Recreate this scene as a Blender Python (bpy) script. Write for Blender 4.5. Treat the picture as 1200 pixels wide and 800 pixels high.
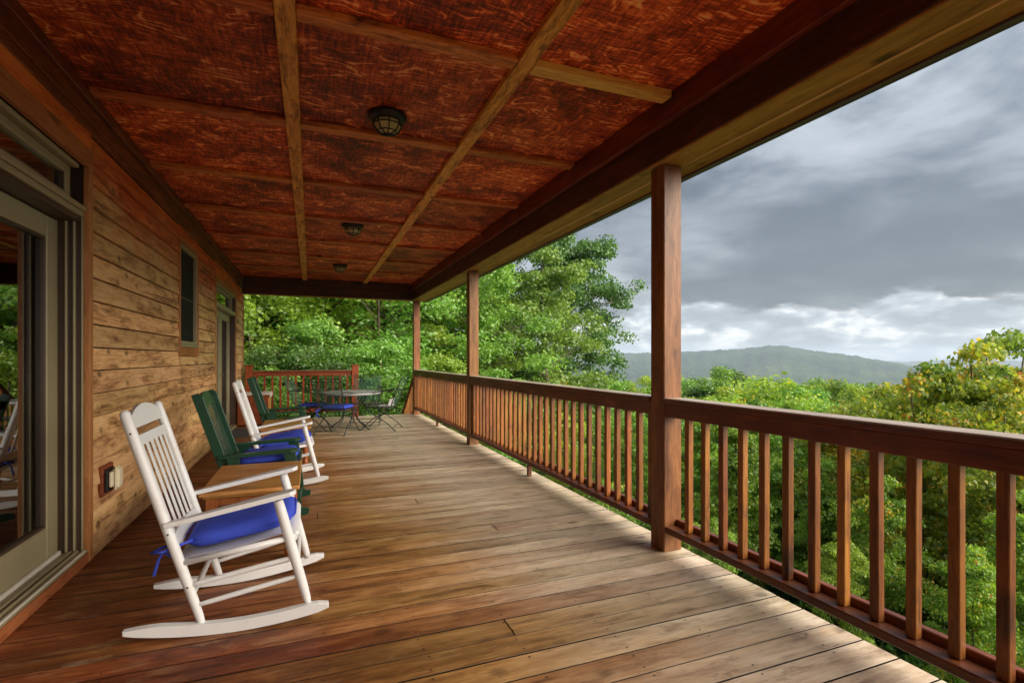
import bpy, bmesh, math, random
import numpy as np
from mathutils import Vector, Matrix

for o in list(bpy.data.objects):
    bpy.data.objects.remove(o)
S = bpy.context.scene
COL = S.collection
R = math.radians

# ------------------------------------------------------------------ camera
cam = bpy.data.cameras.new('camera')
camo = bpy.data.objects.new('camera', cam)
COL.objects.link(camo)
camo.location = (0, 0, 1.25)
YAW = math.atan(236 / 600)
camo.rotation_euler = (R(90), 0, -YAW)
cam.sensor_width = 36
cam.lens = 18.0
cam.shift_y = 19 / 1200
cam.clip_start = 0.05
cam.clip_end = 30000
S.camera = camo

# ------------------------------------------------------------------ light
SUN_AZ, SUN_EL = 138.0, 31.0            # azimuth from +Y towards +X
sun = bpy.data.lights.new('sun', 'SUN')
sun.energy = 1.5
sun.angle = R(62)
sun.color = (1.0, 0.90, 0.76)
suno = bpy.data.objects.new('sun', sun)
COL.objects.link(suno)
sd = Vector((math.sin(R(SUN_AZ)) * math.cos(R(SUN_EL)), math.cos(R(SUN_AZ)) * math.cos(R(SUN_EL)), math.sin(R(SUN_EL))))
suno.rotation_euler = (-sd).to_track_quat('-Z', 'Y').to_euler()
suno.location = (20, -12, 15)

S.view_settings.view_transform = 'Standard'
S.view_settings.look = 'None'
S.view_settings.gamma = 1
S.view_settings.use_curve_mapping = False
S.view_settings.exposure = 2.66
S.render.engine = 'CYCLES'
S.cycles.use_denoising = True
S.cycles.max_bounces = 8
S.cycles.diffuse_bounces = 5
S.cycles.glossy_bounces = 3
S.cycles.transmission_bounces = 4
S.cycles.volume_bounces = 0
S.cycles.transparent_max_bounces = 8
S.cycles.sample_clamp_indirect = 4


class NT:
    """tiny helper round a node tree"""
    def __init__(self, tree):
        self.t = tree
    def n(self, typ, **kw):
        nd = self.t.nodes.new(typ)
        for k, v in kw.items():
            if k[0] == '_':
                setattr(nd, k[1:], v)
            else:
                key = int(k[1:]) if k[0] == 'i' and k[1:].isdigit() else k.replace('__', ' ')
                if isinstance(v, bpy.types.NodeSocket):
                    self.t.links.new(v, nd.inputs[key])
                else:
                    nd.inputs[key].default_value = v
        return nd
    def math(self, op, a, b=None, c=None, clamp=False):
        nd = self.t.nodes.new('ShaderNodeMath')
        nd.operation = op
        nd.use_clamp = clamp
        for i, v in enumerate((a, b, c)):
            if v is None:
                continue
            if isinstance(v, bpy.types.NodeSocket):
                self.t.links.new(v, nd.inputs[i])
            else:
                nd.inputs[i].default_value = v
        return nd.outputs[0]
    def smooth(self, v, lo, hi, a=0.0, b=1.0):
        nd = self.t.nodes.new('ShaderNodeMapRange')
        nd.interpolation_type = 'SMOOTHSTEP'
        self.t.links.new(v, nd.inputs[0])
        for i, x in ((1, lo), (2, hi), (3, a), (4, b)):
            nd.inputs[i].default_value = x
        return nd.outputs[0]
    def mix(self, f, a, b, blend='MIX'):
        nd = self.t.nodes.new('ShaderNodeMix')
        nd.data_type = 'RGBA'
        nd.blend_type = blend
        for i, v in ((0, f), (6, a), (7, b)):
            if isinstance(v, bpy.types.NodeSocket):
                self.t.links.new(v, nd.inputs[i])
            else:
                nd.inputs[i].default_value = v if i == 0 else (*v[:3], 1)
        return nd.outputs[2]
    def ramp(self, f, stops, interp='LINEAR'):
        nd = self.t.nodes.new('ShaderNodeValToRGB')
        cr = nd.color_ramp
        cr.interpolation = interp
        while len(cr.elements) < len(stops):
            cr.elements.new(0.5)
        for e, (p, c) in zip(cr.elements, stops):
            e.position = p
            e.color = (*c, 1) if len(c) == 3 else c
        self.t.links.new(f, nd.inputs[0])
        return nd.outputs[0]
    def vec(self, v, scale=(1, 1, 1), add=None):
        nd = self.t.nodes.new('ShaderNodeVectorMath')
        nd.operation = 'MULTIPLY'
        self.t.links.new(v, nd.inputs[0])
        nd.inputs[1].default_value = scale
        out = nd.outputs[0]
        if add is not None:
            ad = self.t.nodes.new('ShaderNodeVectorMath')
            ad.operation = 'ADD'
            self.t.links.new(out, ad.inputs[0])
            if isinstance(add, bpy.types.NodeSocket):
                self.t.links.new(add, ad.inputs[1])
            else:
                ad.inputs[1].default_value = add
            out = ad.outputs[0]
        return out
    def noise(self, v, scale, detail=4, rough=0.55, dist=0.0, lac=2.0):
        nd = self.n('ShaderNodeTexNoise', Vector=v, Scale=scale, Detail=detail, Roughness=rough, Distortion=dist, Lacunarity=lac)
        return nd.outputs[0]
    def link(self, a, b):
        self.t.links.new(a, b)


# ------------------------------------------------------------------ sky
def build_world():
    w = bpy.data.worlds.new('World')
    S.world = w
    w.use_nodes = True
    t = w.node_tree
    t.nodes.clear()
    k = NT(t)
    tc = k.n('ShaderNodeTexCoord')
    d = tc.outputs['Generated']
    sx = k.n('ShaderNodeSeparateXYZ', Vector=d)
    z = sx.outputs[2]
    zc = k.math('ADD', k.math('MAXIMUM', z, 0.0), 0.16)
    px = k.math('DIVIDE', sx.outputs[0], zc)
    py = k.math('DIVIDE', sx.outputs[1], zc)
    p = k.n('ShaderNodeCombineXYZ', X=px, Y=py).outputs[0]
    n1 = k.noise(k.vec(p, (1, 1, 1), (3.3, 7.1, 0)), 0.75, 7, 0.52, 0.35)
    n2 = k.noise(k.vec(p, (1, 1, 1), (11.0, 2.0, 4.0)), 2.3, 8, 0.60, 0.3)
    m = k.math('ADD', k.math('MULTIPLY', n1, 0.58), k.math('MULTIPLY', n2, 0.42))
    # heavy overcast: slate bases and paler folds
    deck = k.ramp(m, [(0.41, (0.070, 0.083, 0.098)), (0.47, (0.140, 0.160, 0.182)),
                      (0.53, (0.235, 0.258, 0.282)), (0.62, (0.30, 0.322, 0.350))])
    # long darker bank, lower in the sky
    bank = k.math('MULTIPLY', k.smooth(z, 0.05, 0.11), k.smooth(z, 0.36, 0.17))
    bank = k.math('MULTIPLY', bank, k.smooth(n1, 0.64, 0.46))
    deck = k.mix(k.math('MULTIPLY', bank, 0.85), deck, (0.095, 0.110, 0.128))
    # bright break under the cloud base near the horizon
    q = k.vec(d, (1, 1, 2.6))
    n3 = k.noise(k.vec(q, (1, 1, 1), (0.4, 1.9, 0.2)), 6.5, 8, 0.58, 0.25)
    n4 = k.noise(k.vec(q, (1, 1, 1), (4.0, 0.0, 1.0)), 13, 7, 0.6, 0.2)
    edge = k.math('ADD', z, k.math('MULTIPLY', k.math('SUBTRACT', n3, 0.5), 0.22))
    brk = k.smooth(edge, 0.098, 0.062)
    puff = k.math('ADD', k.math('MULTIPLY', n3, 0.45), k.math('MULTIPLY', n4, 0.55))
    low = k.ramp(puff, [(0.42, (0.27, 0.305, 0.345)), (0.50, (0.42, 0.46, 0.505)), (0.55, (0.74, 0.75, 0.75)), (0.63, (1.0, 0.98, 0.94))])
    col = k.mix(brk, deck, low)
    sky = k.n('ShaderNodeTexSky', _sky_type='NISHITA', _sun_disc=False, _sun_elevation=R(SUN_EL), _sun_rotation=R(SUN_AZ),
              _air_density=1.0, _dust_density=3.0)
    scl = k.n('ShaderNodeVectorMath', _operation='SCALE', i0=col)
    cie = k.math('MULTIPLY', k.math('ADD', k.math('MULTIPLY', k.math('MAXIMUM', z, 0.0), 1.5), 0.84), 5.35)   # overcast: brighter towards the zenith
    k.link(cie, scl.inputs['Scale'])
    out = k.mix(0.93, sky.outputs[0], scl.outputs[0])
    bg = k.n('ShaderNodeBackground', Color=out, Strength=0.05)
    o = k.n('ShaderNodeOutputWorld')
    k.link(bg.outputs[0], o.inputs[0])
build_world()


# ------------------------------------------------------------------ materials
def new_mat(name):
    m = bpy.data.materials.new(name)
    m.use_nodes = True
    m.node_tree.nodes.clear()
    return m, NT(m.node_tree)


def finish(k, shader, bump=None):
    o = k.n('ShaderNodeOutputMaterial')
    k.link(shader, o.inputs[0])


def wood(name, light, mid, dark, axis=0, scale=1.0, knots=0.0, rough=0.55, bump=0.25, vary=0.35, wear=None, recolour=None, contrast=1.0, spec=0.4, rare=0.40, kstr=0.9):
    """grain runs along axis in object space; every object gets its own piece of timber"""
    m, k = new_mat(name)
    tc = k.n('ShaderNodeTexCoord')
    oi = k.n('ShaderNodeObjectInfo')
    rnd = oi.outputs['Random']
    off = k.n('ShaderNodeCombineXYZ', X=k.math('MULTIPLY', rnd, 37.0), Y=k.math('MULTIPLY', rnd, 91.0), Z=k.math('MULTIPLY', rnd, 53.0)).outputs[0]
    sc = [9.0 * scale] * 3
    sc[axis] = 1.15 * scale
    v = k.vec(tc.outputs['Object'], tuple(sc), off)
    warp = k.noise(k.vec(tc.outputs['Object'], (1, 1, 1), off), 3.0 * scale, 3)
    vw = k.n('ShaderNodeVectorMath', _operation='ADD', i0=v, i1=k.n('ShaderNodeCombineXYZ', X=warp, Y=warp, Z=warp).outputs[0]).outputs[0]
    g1 = k.noise(vw, 1.6, 6, 0.62, 0.5)
    sc2 = [60.0 * scale] * 3
    sc2[axis] = 4.5 * scale
    g2 = k.noise(k.vec(tc.outputs['Object'], tuple(sc2), off), 1.5, 4, 0.7)
    g = k.math('ADD', k.math('MULTIPLY', g1, 0.62), k.math('MULTIPLY', g2, 0.38))
    w = 0.17 / contrast
    c = k.ramp(g, [(0.5 - w, dark), (0.5, mid), (0.5 + w, light)])
    if recolour is not None:
        c = recolour(k, c, g, rnd)
    if knots:
        s3 = [5.5] * 3
        s3[axis] = 3.4
        vo = k.n('ShaderNodeTexVoronoi', Vector=k.vec(tc.outputs['Object'], tuple(s3), off), Scale=knots, Randomness=1.0)
        kn = k.smooth(vo.outputs['Distance'], 0.24, 0.08)
        kn = k.math('MULTIPLY', kn, k.smooth(k.n('ShaderNodeSeparateColor', Color=vo.outputs['Color']).outputs[0], rare, rare + 0.06))
        c = k.mix(k.math('MULTIPLY', kn, k.math('MULTIPLY', k.smooth(g, 0.62, 0.42, 0.55, 1.0), kstr)), c, tuple(x * 0.45 for x in dark))
    br = k.math('ADD', k.math('MULTIPLY', rnd, vary), 1.0 - vary / 2)
    hsv = k.n('ShaderNodeHueSaturation', Color=c, Value=br)
    hsv.inputs['Hue'].default_value = 0.5
    k.link(k.math('ADD', k.math('MULTIPLY', k.math('FRACT', k.math('MULTIPLY', rnd, 7.31)), 0.018), 0.491), hsv.inputs['Hue'])
    bs = k.n('ShaderNodeBsdfPrincipled', Base__Color=hsv.outputs[0])
    k.link(k.math('ADD', k.math('MULTIPLY', g, -0.25), rough + 0.12), bs.inputs['Roughness'])
    bs.inputs['Specular IOR Level'].default_value = spec
    bp = k.n('ShaderNodeBump', Strength=bump, Distance=0.004, Height=g)
    k.link(bp.outputs[0], bs.inputs['Normal'])
    finish(k, bs.outputs[0])
    return m


def plain(name, col, rough=0.5, metal=0.0, var=0.08, bump=0.05, nscale=30, spec=0.5, dirt=None):
    m, k = new_mat(name)
    tc = k.n('ShaderNodeTexCoord')
    n = k.noise(tc.outputs['Object'], nscale, 5, 0.6)
    c = k.mix(n, tuple(x * (1 - var) for x in col), tuple(min(1, x * (1 + var)) for x in col))
    if dirt is not None:
        n2 = k.noise(tc.outputs['Object'], 6, 6, 0.7, 0.4)
        c = k.mix(k.smooth(n2, 0.55, 0.72, 0, 0.6), c, dirt)
    bs = k.n('ShaderNodeBsdfPrincipled', Base__Color=c, Roughness=rough, Metallic=metal)
    bs.inputs['Specular IOR Level'].default_value = spec
    bp = k.n('ShaderNodeBump', Strength=bump, Distance=0.002, Height=n)
    k.link(bp.outputs[0], bs.inputs['Normal'])
    finish(k, bs.outputs[0])
    return m


def deck_wear_shade(k, c, g, rnd):
    """boards worn grey towards the open side; dimmer light at the left is painted in too"""
    geo = k.n('ShaderNodeNewGeometry')
    s = k.n('ShaderNodeSeparateXYZ', Vector=geo.outputs['Position'])
    x, y = s.outputs[0], s.outputs[1]
    n = k.noise(k.vec(geo.outputs['Position'], (0.55, 2.2, 1)), 1.6, 6, 0.65)
    n2 = k.noise(k.vec(geo.outputs['Position'], (2.0, 9.0, 1)), 1.3, 5, 0.7)
    e = k.math('ADD', x, k.math('MULTIPLY', k.math('SUBTRACT', n, 0.5), 1.5))
    e = k.math('ADD', e, k.math('MULTIPLY', k.math('SUBTRACT', rnd, 0.5), 0.45))
    e = k.math('ADD', e, k.math('MULTIPLY', k.math('SUBTRACT', y, 4.0), 0.15))
    red = k.ramp(g, [(0.33, (0.040, 0.010, 0.004)), (0.5, (0.185, 0.048, 0.013)), (0.66, (0.40, 0.135, 0.036))])
    tan = k.ramp(g, [(0.33, (0.125, 0.048, 0.014)), (0.5, (0.37, 0.178, 0.056)), (0.66, (0.60, 0.34, 0.130))])
    grey = k.ramp(g, [(0.33, (0.24, 0.165, 0.100)), (0.5, (0.47, 0.375, 0.265)), (0.66, (0.66, 0.56, 0.43))])
    c = k.mix(k.smooth(e, -0.70, 0.62), red, tan)
    c = k.mix(k.smooth(e, 0.30, 1.50), c, grey)
    n3 = k.noise(k.vec(geo.outputs['Position'], (3.0, 9.0, 1)), 1.4, 6, 0.70)
    c = k.mix(k.math('MULTIPLY', k.smooth(n3, 0.52, 0.68), 0.30), c, (0.60, 0.38, 0.18))
    c = k.mix(k.math('MULTIPLY', k.smooth(n3, 0.47, 0.33), 0.50), c, (0.10, 0.042, 0.016))
    nz = k.n('ShaderNodeSeparateXYZ', Vector=geo.outputs['True Normal']).outputs[2]
    c = k.mix(k.smooth(nz, 0.85, 0.55), c, (0.012, 0.008, 0.006))       # grime packed in the joints
    # bleached flakes and dark stains
    c = k.mix(k.math('MULTIPLY', k.smooth(n2, 0.60, 0.72), 0.35), c, (0.50, 0.40, 0.29))
    c = k.mix(k.math('MULTIPLY', k.smooth(n2, 0.40, 0.28), 0.45), c, (0.07, 0.028, 0.012))
    return c


def siding_eave_shade(k, c, g, rnd):
    """shade and red bounce under the eave painted into the cedar, tan lower down"""
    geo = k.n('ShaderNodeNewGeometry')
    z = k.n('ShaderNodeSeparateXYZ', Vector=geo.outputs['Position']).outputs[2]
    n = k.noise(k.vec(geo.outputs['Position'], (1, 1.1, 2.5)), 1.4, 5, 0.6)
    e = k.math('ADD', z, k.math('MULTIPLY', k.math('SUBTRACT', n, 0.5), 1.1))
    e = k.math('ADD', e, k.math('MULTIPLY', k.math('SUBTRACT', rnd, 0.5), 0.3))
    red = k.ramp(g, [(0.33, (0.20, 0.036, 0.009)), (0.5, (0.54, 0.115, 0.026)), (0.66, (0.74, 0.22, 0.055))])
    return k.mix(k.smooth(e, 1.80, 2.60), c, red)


def ply_mat(name):
    """rough sawn plywood under a worn red stain: broad cathedral figure, torn bright grain"""
    m, k = new_mat(name)
    tc = k.n('ShaderNodeTexCoord')
    rnd = k.n('ShaderNodeObjectInfo').outputs['Random']
    off = k.n('ShaderNodeCombineXYZ', X=k.math('MULTIPLY', rnd, 31.0), Y=k.math('MULTIPLY', rnd, 77.0)).outputs[0]
    P = tc.outputs['Object']
    v = k.vec(P, (1.0, 3.0, 1), off)
    n0 = k.noise(v, 1.5, 3, 0.5, 0.6)
    # rings of the peeled veneer: contour lines of a smooth field
    ring = k.math('FRACT', k.math('MULTIPLY', n0, 13.0))
    ring = k.math('ABSOLUTE', k.math('SUBTRACT', ring, 0.5))
    ring = k.smooth(ring, 0.30, 0.49)
    nb = k.noise(k.vec(P, (2.2, 2.6, 1), off), 1.6, 6, 0.68, 0.3)
    nf = k.noise(k.vec(P, (55, 7, 1), off), 1.0, 5, 0.75)
    nk = k.noise(k.vec(P, (7, 60, 1), off), 1.0, 4, 0.75)
    big = k.noise(k.vec(P, (1, 1, 1), off), 1.1, 3, 0.5)
    ringm = k.math('MULTIPLY', k.math('MULTIPLY', ring, k.smooth(nb, 0.40, 0.62)), 0.22)
    f = k.math('ADD', k.math('MULTIPLY', nb, 0.34), k.math('MULTIPLY', big, 0.30))
    f = k.math('ADD', f, ringm)
    f = k.math('ADD', f, k.math('MULTIPLY', k.math('SUBTRACT', nf, 0.5), 0.46))
    f = k.math('ADD', f, k.math('MULTIPLY', k.math('SUBTRACT', nk, 0.5), 0.40))
    c = k.ramp(f, [(0.19, (0.040, 0.006, 0.003)), (0.29, (0.20, 0.022, 0.006)), (0.375, (0.55, 0.075, 0.016)), (0.46, (0.82, 0.19, 0.04)), (0.56, (0.92, 0.42, 0.15))])
    hsv = k.n('ShaderNodeHueSaturation', Color=c)
    k.link(k.math('ADD', k.math('MULTIPLY', rnd, 0.5), 0.8), hsv.inputs['Value'])
    bs = k.n('ShaderNodeBsdfPrincipled', Base__Color=hsv.outputs[0], Roughness=0.6)
    bs.inputs['Specular IOR Level'].default_value = 0.35
    bp = k.n('ShaderNodeBump', Strength=0.4, Distance=0.004, Height=f)
    k.link(bp.outputs[0], bs.inputs['Normal'])
    finish(k, bs.outputs[0])
    return m


def glass_mat(name, refl=0.30):
    m, k = new_mat(name)
    fr = k.n('ShaderNodeFresnel', IOR=1.55)
    f = k.math('ADD', k.math('MULTIPLY', fr.outputs[0], 1.3), refl * 0.35, clamp=True)
    gl = k.n('ShaderNodeBsdfGlossy', Color=(0.95, 0.97, 0.96, 1), Roughness=0.01)
    tr = k.n('ShaderNodeBsdfTransparent', Color=(0.62, 0.66, 0.64, 1))
    mx = k.n('ShaderNodeMixShader', i0=f, i1=tr.outputs[0], i2=gl.outputs[0])
    finish(k, mx.outputs[0])
    return m


def leaf_mat(name, stops, patch=None, translucent=0.52):
    """stops: colours picked leaf by leaf; patch: colours of the turning branches"""
    m, k = new_mat(name)
    geo = k.n('ShaderNodeNewGeometry')
    isl = geo.outputs['Random Per Island']
    oi = k.n('ShaderNodeObjectInfo').outputs['Random']
    tc = k.n('ShaderNodeTexCoord')
    nb = k.noise(k.vec(tc.outputs['Object'], (1, 1, 1), k.n('ShaderNodeCombineXYZ', X=k.math('MULTIPLY', oi, 40.0)).outputs[0]), 0.55, 3, 0.6)
    f = k.math('ADD', k.math('MULTIPLY', isl, 0.55), k.math('MULTIPLY', k.smooth(nb, 0.32, 0.68), 0.45))
    c = k.ramp(f, stops)
    if patch:
        n2 = k.noise(k.vec(tc.outputs['Object'], (1, 1, 1.3), k.n('ShaderNodeCombineXYZ', Y=k.math('MULTIPLY', oi, 63.0)).outputs[0]), 0.9, 4, 0.65)
        sel = k.math('ADD', n2, k.math('MULTIPLY', k.math('SUBTRACT', isl, 0.5), 0.30))
        pc = k.ramp(k.math('FRACT', k.math('MULTIPLY', isl, 9.7)), patch[2])
        c = k.mix(k.smooth(sel, patch[0], patch[1]), c, pc)
    hsv = k.n('ShaderNodeHueSaturation', Color=c)
    k.link(k.math('ADD', k.math('MULTIPLY', oi, 0.03), 0.485), hsv.inputs['Hue'])
    k.link(k.math('ADD', k.math('MULTIPLY', k.math('FRACT', k.math('MULTIPLY', oi, 5.7)), 0.5), 0.75), hsv.inputs['Value'])
    df = k.n('ShaderNodeBsdfDiffuse', Color=hsv.outputs[0])
    tl = k.n('ShaderNodeHueSaturation', Color=hsv.outputs[0], Value=1.25, Hue=0.485)
    trn = k.n('ShaderNodeBsdfTranslucent', Color=tl.outputs[0])
    mx = k.n('ShaderNodeMixShader', i0=translucent, i1=df.outputs[0], i2=trn.outputs[0])
    gl = k.n('ShaderNodeBsdfGlossy', Color=(1, 1, 1, 1), Roughness=0.45)
    mx2 = k.n('ShaderNodeMixShader', i0=0.035, i1=mx.outputs[0], i2=gl.outputs[0])
    finish(k, mx2.outputs[0])
    return m


M = {}
M['deck'] = wood('weathered_deck_wood', (0.4, 0.3, 0.2), (0.3, 0.2, 0.1), (0.1, 0.05, 0.02), axis=0, scale=0.75, knots=1.1, rough=0.5, bump=0.6, vary=0.45, contrast=1.45, rare=0.72, kstr=0.7, recolour=deck_wear_shade, spec=0.35)
M['siding'] = wood('cedar_siding_wood', (0.80, 0.53, 0.25), (0.60, 0.345, 0.140), (0.17, 0.070, 0.022), axis=1, scale=0.62, knots=1.25, rough=0.6, bump=0.6, vary=0.4, contrast=1.35, recolour=siding_eave_shade, spec=0.3)
M['trim'] = wood('orange_trim_wood', (0.52, 0.25, 0.085), (0.40, 0.165, 0.05), (0.22, 0.075, 0.02), axis=2, knots=0.5, rough=0.55, bump=0.3, vary=0.2)
M['trim_y'] = wood('orange_trim_wood_level', (0.50, 0.21, 0.07), (0.38, 0.14, 0.042), (0.2, 0.06, 0.016), axis=1, knots=0.7, rough=0.55, bump=0.3, vary=0.2)
M['frieze'] = wood('dark_red_frieze_wood', (0.28, 0.065, 0.020), (0.15, 0.030, 0.010), (0.05, 0.010, 0.004), axis=1, knots=0.6, rough=0.5, bump=0.35, vary=0.3)
M['rail'] = wood('red_stained_rail_wood', (0.21, 0.052, 0.016), (0.115, 0.026, 0.008), (0.040, 0.008, 0.004), axis=1, knots=0.5, rough=0.42, bump=0.3, vary=0.3, spec=0.5)
def cap_sky_sheen(k, c, g, rnd):  # upward faces painted pale grey for the sky's reflection
    geo = k.n('ShaderNodeNewGeometry')
    nz = k.n('ShaderNodeSeparateXYZ', Vector=geo.outputs['True Normal']).outputs[2]
    grey = k.ramp(g, [(0.33, (0.20, 0.14, 0.10)), (0.5, (0.36, 0.29, 0.23)), (0.66, (0.48, 0.41, 0.34))])
    return k.mix(k.smooth(nz, 0.55, 0.95), c, grey)
M['rail_cap'] = wood('rail_cap_sheen_on_top', (0.20, 0.050, 0.016), (0.110, 0.025, 0.008), (0.040, 0.008, 0.004), axis=1, knots=0.4, rough=0.35, bump=0.3, vary=0.2, spec=0.5, recolour=cap_sky_sheen)
M['rail_cap_x'] = wood('cross_rail_cap_sheen_on_top', (0.30, 0.065, 0.020), (0.18, 0.036, 0.011), (0.07, 0.012, 0.005), axis=0, knots=0.4, rough=0.35, bump=0.3, vary=0.2, spec=0.5, recolour=cap_sky_sheen)
M['rail_x'] = wood('red_stained_rail_wood_cross', (0.32, 0.075, 0.022), (0.20, 0.042, 0.012), (0.08, 0.015, 0.005), axis=0, knots=0.5, rough=0.42, bump=0.3, vary=0.3)
M['post'] = wood('stained_post_wood', (0.29, 0.125, 0.040), (0.18, 0.070, 0.021), (0.055, 0.018, 0.007), axis=2, knots=0.55, rough=0.45, bump=0.4, vary=0.25)
M['baluster'] = wood('stained_baluster_wood', (0.33, 0.130, 0.026), (0.215, 0.075, 0.015), (0.075, 0.020, 0.007), axis=2, scale=1.4, knots=0.6, rough=0.45, bump=0.4, vary=0.6)
M['newel'] = wood('red_newel_wood', (0.36, 0.075, 0.024), (0.25, 0.045, 0.014), (0.11, 0.018, 0.006), axis=2, knots=0.4, rough=0.45, bump=0.3, vary=0.2)
M['beam'] = wood('dark_beam_wood', (0.13, 0.038, 0.013), (0.062, 0.017, 0.007), (0.022, 0.006, 0.003), axis=1, knots=0.6, rough=0.5, bump=0.35, vary=0.2)
M['beam_x'] = wood('dark_beam_wood_cross', (0.11, 0.030, 0.011), (0.055, 0.015, 0.006), (0.02, 0.005, 0.003), axis=0, knots=0.6, rough=0.5, bump=0.35, vary=0.2)
M['soffit'] = wood('ochre_soffit_wood', (0.48, 0.255, 0.060), (0.34, 0.160, 0.032), (0.13, 0.046, 0.011), axis=1, knots=0.9, rough=0.5, bump=0.3, vary=0.15)
M['bead'] = wood('pale_bead_wood', (0.75, 0.55, 0.24), (0.65, 0.42, 0.16), (0.45, 0.25, 0.08), axis=1, rough=0.5, vary=0.1)
M['batten'] = wood('speckled_batten_wood', (0.86, 0.40, 0.085), (0.66, 0.25, 0.044), (0.10, 0.022, 0.007), axis=1, scale=2.2, knots=1.6, rough=0.55, bump=0.4, vary=0.25, contrast=1.2)
M['batten_x'] = wood('speckled_batten_wood_cross', (0.66, 0.215, 0.048), (0.47, 0.120, 0.025), (0.09, 0.018, 0.006), axis=0, scale=2.2, knots=1.2, rough=0.55, bump=0.4, vary=0.4, contrast=1.2)
M['batten_new'] = wood('new_ochre_batten_wood', (0.85, 0.54, 0.13), (0.72, 0.40, 0.085), (0.40, 0.17, 0.04), axis=0, knots=0.7, rough=0.5, vary=0.05)
M['ply'] = ply_mat('rough_sawn_red_plywood')
M['table'] = wood('honey_table_wood', (0.70, 0.39, 0.135), (0.54, 0.26, 0.072), (0.30, 0.115, 0.03), axis=0, knots=0.25, rough=0.34, bump=0.12, vary=0.15, spec=0.5)
M['table_red'] = wood('turned_red_oak', (0.50, 0.19, 0.06), (0.37, 0.115, 0.034), (0.18, 0.05, 0.015), axis=2, rough=0.35, bump=0.12, vary=0.15, spec=0.5)
M['rope'] = plain('dark_rope_carving', (0.10, 0.030, 0.012), 0.5)
M['white'] = plain('white_chair_paint', (0.80, 0.81, 0.82), 0.38, var=0.04, nscale=14, bump=0.08, dirt=(0.66, 0.62, 0.56))
M['green'] = plain('dark_green_chair_plastic', (0.012, 0.055, 0.030), 0.32, var=0.15, nscale=25)
M['blue'] = plain('royal_blue_canvas', (0.055, 0.095, 0.62), 0.85, var=0.16, nscale=130, bump=0.5, spec=0.25)
M['almond'] = plain('almond_window_cladding', (0.315, 0.268, 0.155), 0.42, var=0.06, nscale=9)
M['almond_dark'] = plain('brown_track_metal', (0.060, 0.035, 0.022), 0.4)
M['offwhite'] = plain('off_white_track_vinyl', (0.72, 0.69, 0.60), 0.45, dirt=(0.42, 0.37, 0.27))
M['ivory'] = plain('ivory_outlet_plastic', (0.72, 0.64, 0.45), 0.35)
M['black'] = plain('black_lamp_metal', (0.010, 0.010, 0.011), 0.45, spec=0.4)
M['iron'] = plain('green_black_wrought_iron', (0.030, 0.044, 0.037), 0.4, var=0.2)
M['mesh'] = plain('green_expanded_metal', (0.055, 0.130, 0.100), 0.45, var=0.15)
M['seatmesh'] = plain('grey_worn_expanded_metal', (0.16, 0.14, 0.11), 0.5, var=0.2)
M['tabletop'] = plain('grey_mesh_tabletop', (0.37, 0.37, 0.38), 0.4, var=0.12, nscale=60)
M['paper'] = plain('white_cloth', (0.85, 0.86, 0.88), 0.8)
M['screen'] = plain('black_insect_screen', (0.012, 0.013, 0.013), 0.75, spec=0.2)
M['mat'] = plain('grey_coir_mat', (0.085, 0.080, 0.078), 0.95, var=0.3, nscale=120, bump=0.6, spec=0.1)
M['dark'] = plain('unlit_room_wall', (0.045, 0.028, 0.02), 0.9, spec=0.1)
M['gutter'] = plain('dark_brown_gutter', (0.060, 0.040, 0.045), 0.4)
M['roof'] = plain('asphalt_shingle', (0.06, 0.055, 0.05), 0.9, var=0.3)
M['chrome'] = plain('brushed_steel', (0.6, 0.6, 0.58), 0.25, metal=1.0)
M['nail'] = plain('rusty_nail', (0.03, 0.018, 0.012), 0.6)
M['boxwhite'] = plain('pale_lid', (0.70, 0.62, 0.54), 0.5)
M['glass'] = glass_mat('window_glass')
mm, kk = new_mat('seeded_lamp_glass')
_tc = kk.n('ShaderNodeTexCoord')
_n = kk.noise(_tc.outputs['Object'], 60, 3)
_b = kk.n('ShaderNodeBump', Strength=0.5, Distance=0.002, Height=_n)
_bs = kk.n('ShaderNodeBsdfPrincipled', Base__Color=(0.42, 0.36, 0.16, 1), Roughness=0.12)
_bs.inputs['Specular IOR Level'].default_value = 0.8
kk.link(_b.outputs[0], _bs.inputs['Normal'])
finish(kk, _bs.outputs[0])
M['lampglass'] = mm
M['bark'] = wood('grey_brown_bark', (0.21, 0.175, 0.13), (0.115, 0.09, 0.065), (0.04, 0.03, 0.022), axis=2, scale=0.7, rough=0.9, bump=0.9, vary=0.5, spec=0.1)
M['bark_pale'] = wood('pale_lichen_bark', (0.40, 0.36, 0.28), (0.27, 0.235, 0.18), (0.12, 0.10, 0.075), axis=2, scale=0.8, rough=0.9, bump=0.8, vary=0.3, spec=0.1)
G = lambda *a: [(p, c) for p, c in a]
M['leaf_dark'] = leaf_mat('deep_green_leaves', G((0.05, (0.030, 0.090, 0.014)), (0.45, (0.085, 0.200, 0.032)), (0.75, (0.14, 0.285, 0.050)), (1.0, (0.24, 0.40, 0.09))))
M['leaf_mid'] = leaf_mat('fresh_green_leaves', G((0.05, (0.065, 0.165, 0.016)), (0.45, (0.160, 0.340, 0.040)), (0.75, (0.24, 0.44, 0.065)), (1.0, (0.37, 0.56, 0.13))))
M['leaf_lime'] = leaf_mat('yellow_green_leaves', G((0.05, (0.095, 0.180, 0.014)), (0.45, (0.225, 0.365, 0.028)), (0.75, (0.33, 0.47, 0.045)), (1.0, (0.46, 0.56, 0.08))))
TURN = G((0.0, (0.62, 0.55, 0.035)), (0.65, (0.70, 0.50, 0.03)), (0.9, (0.68, 0.30, 0.03)), (1.0, (0.55, 0.14, 0.02)))
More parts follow.
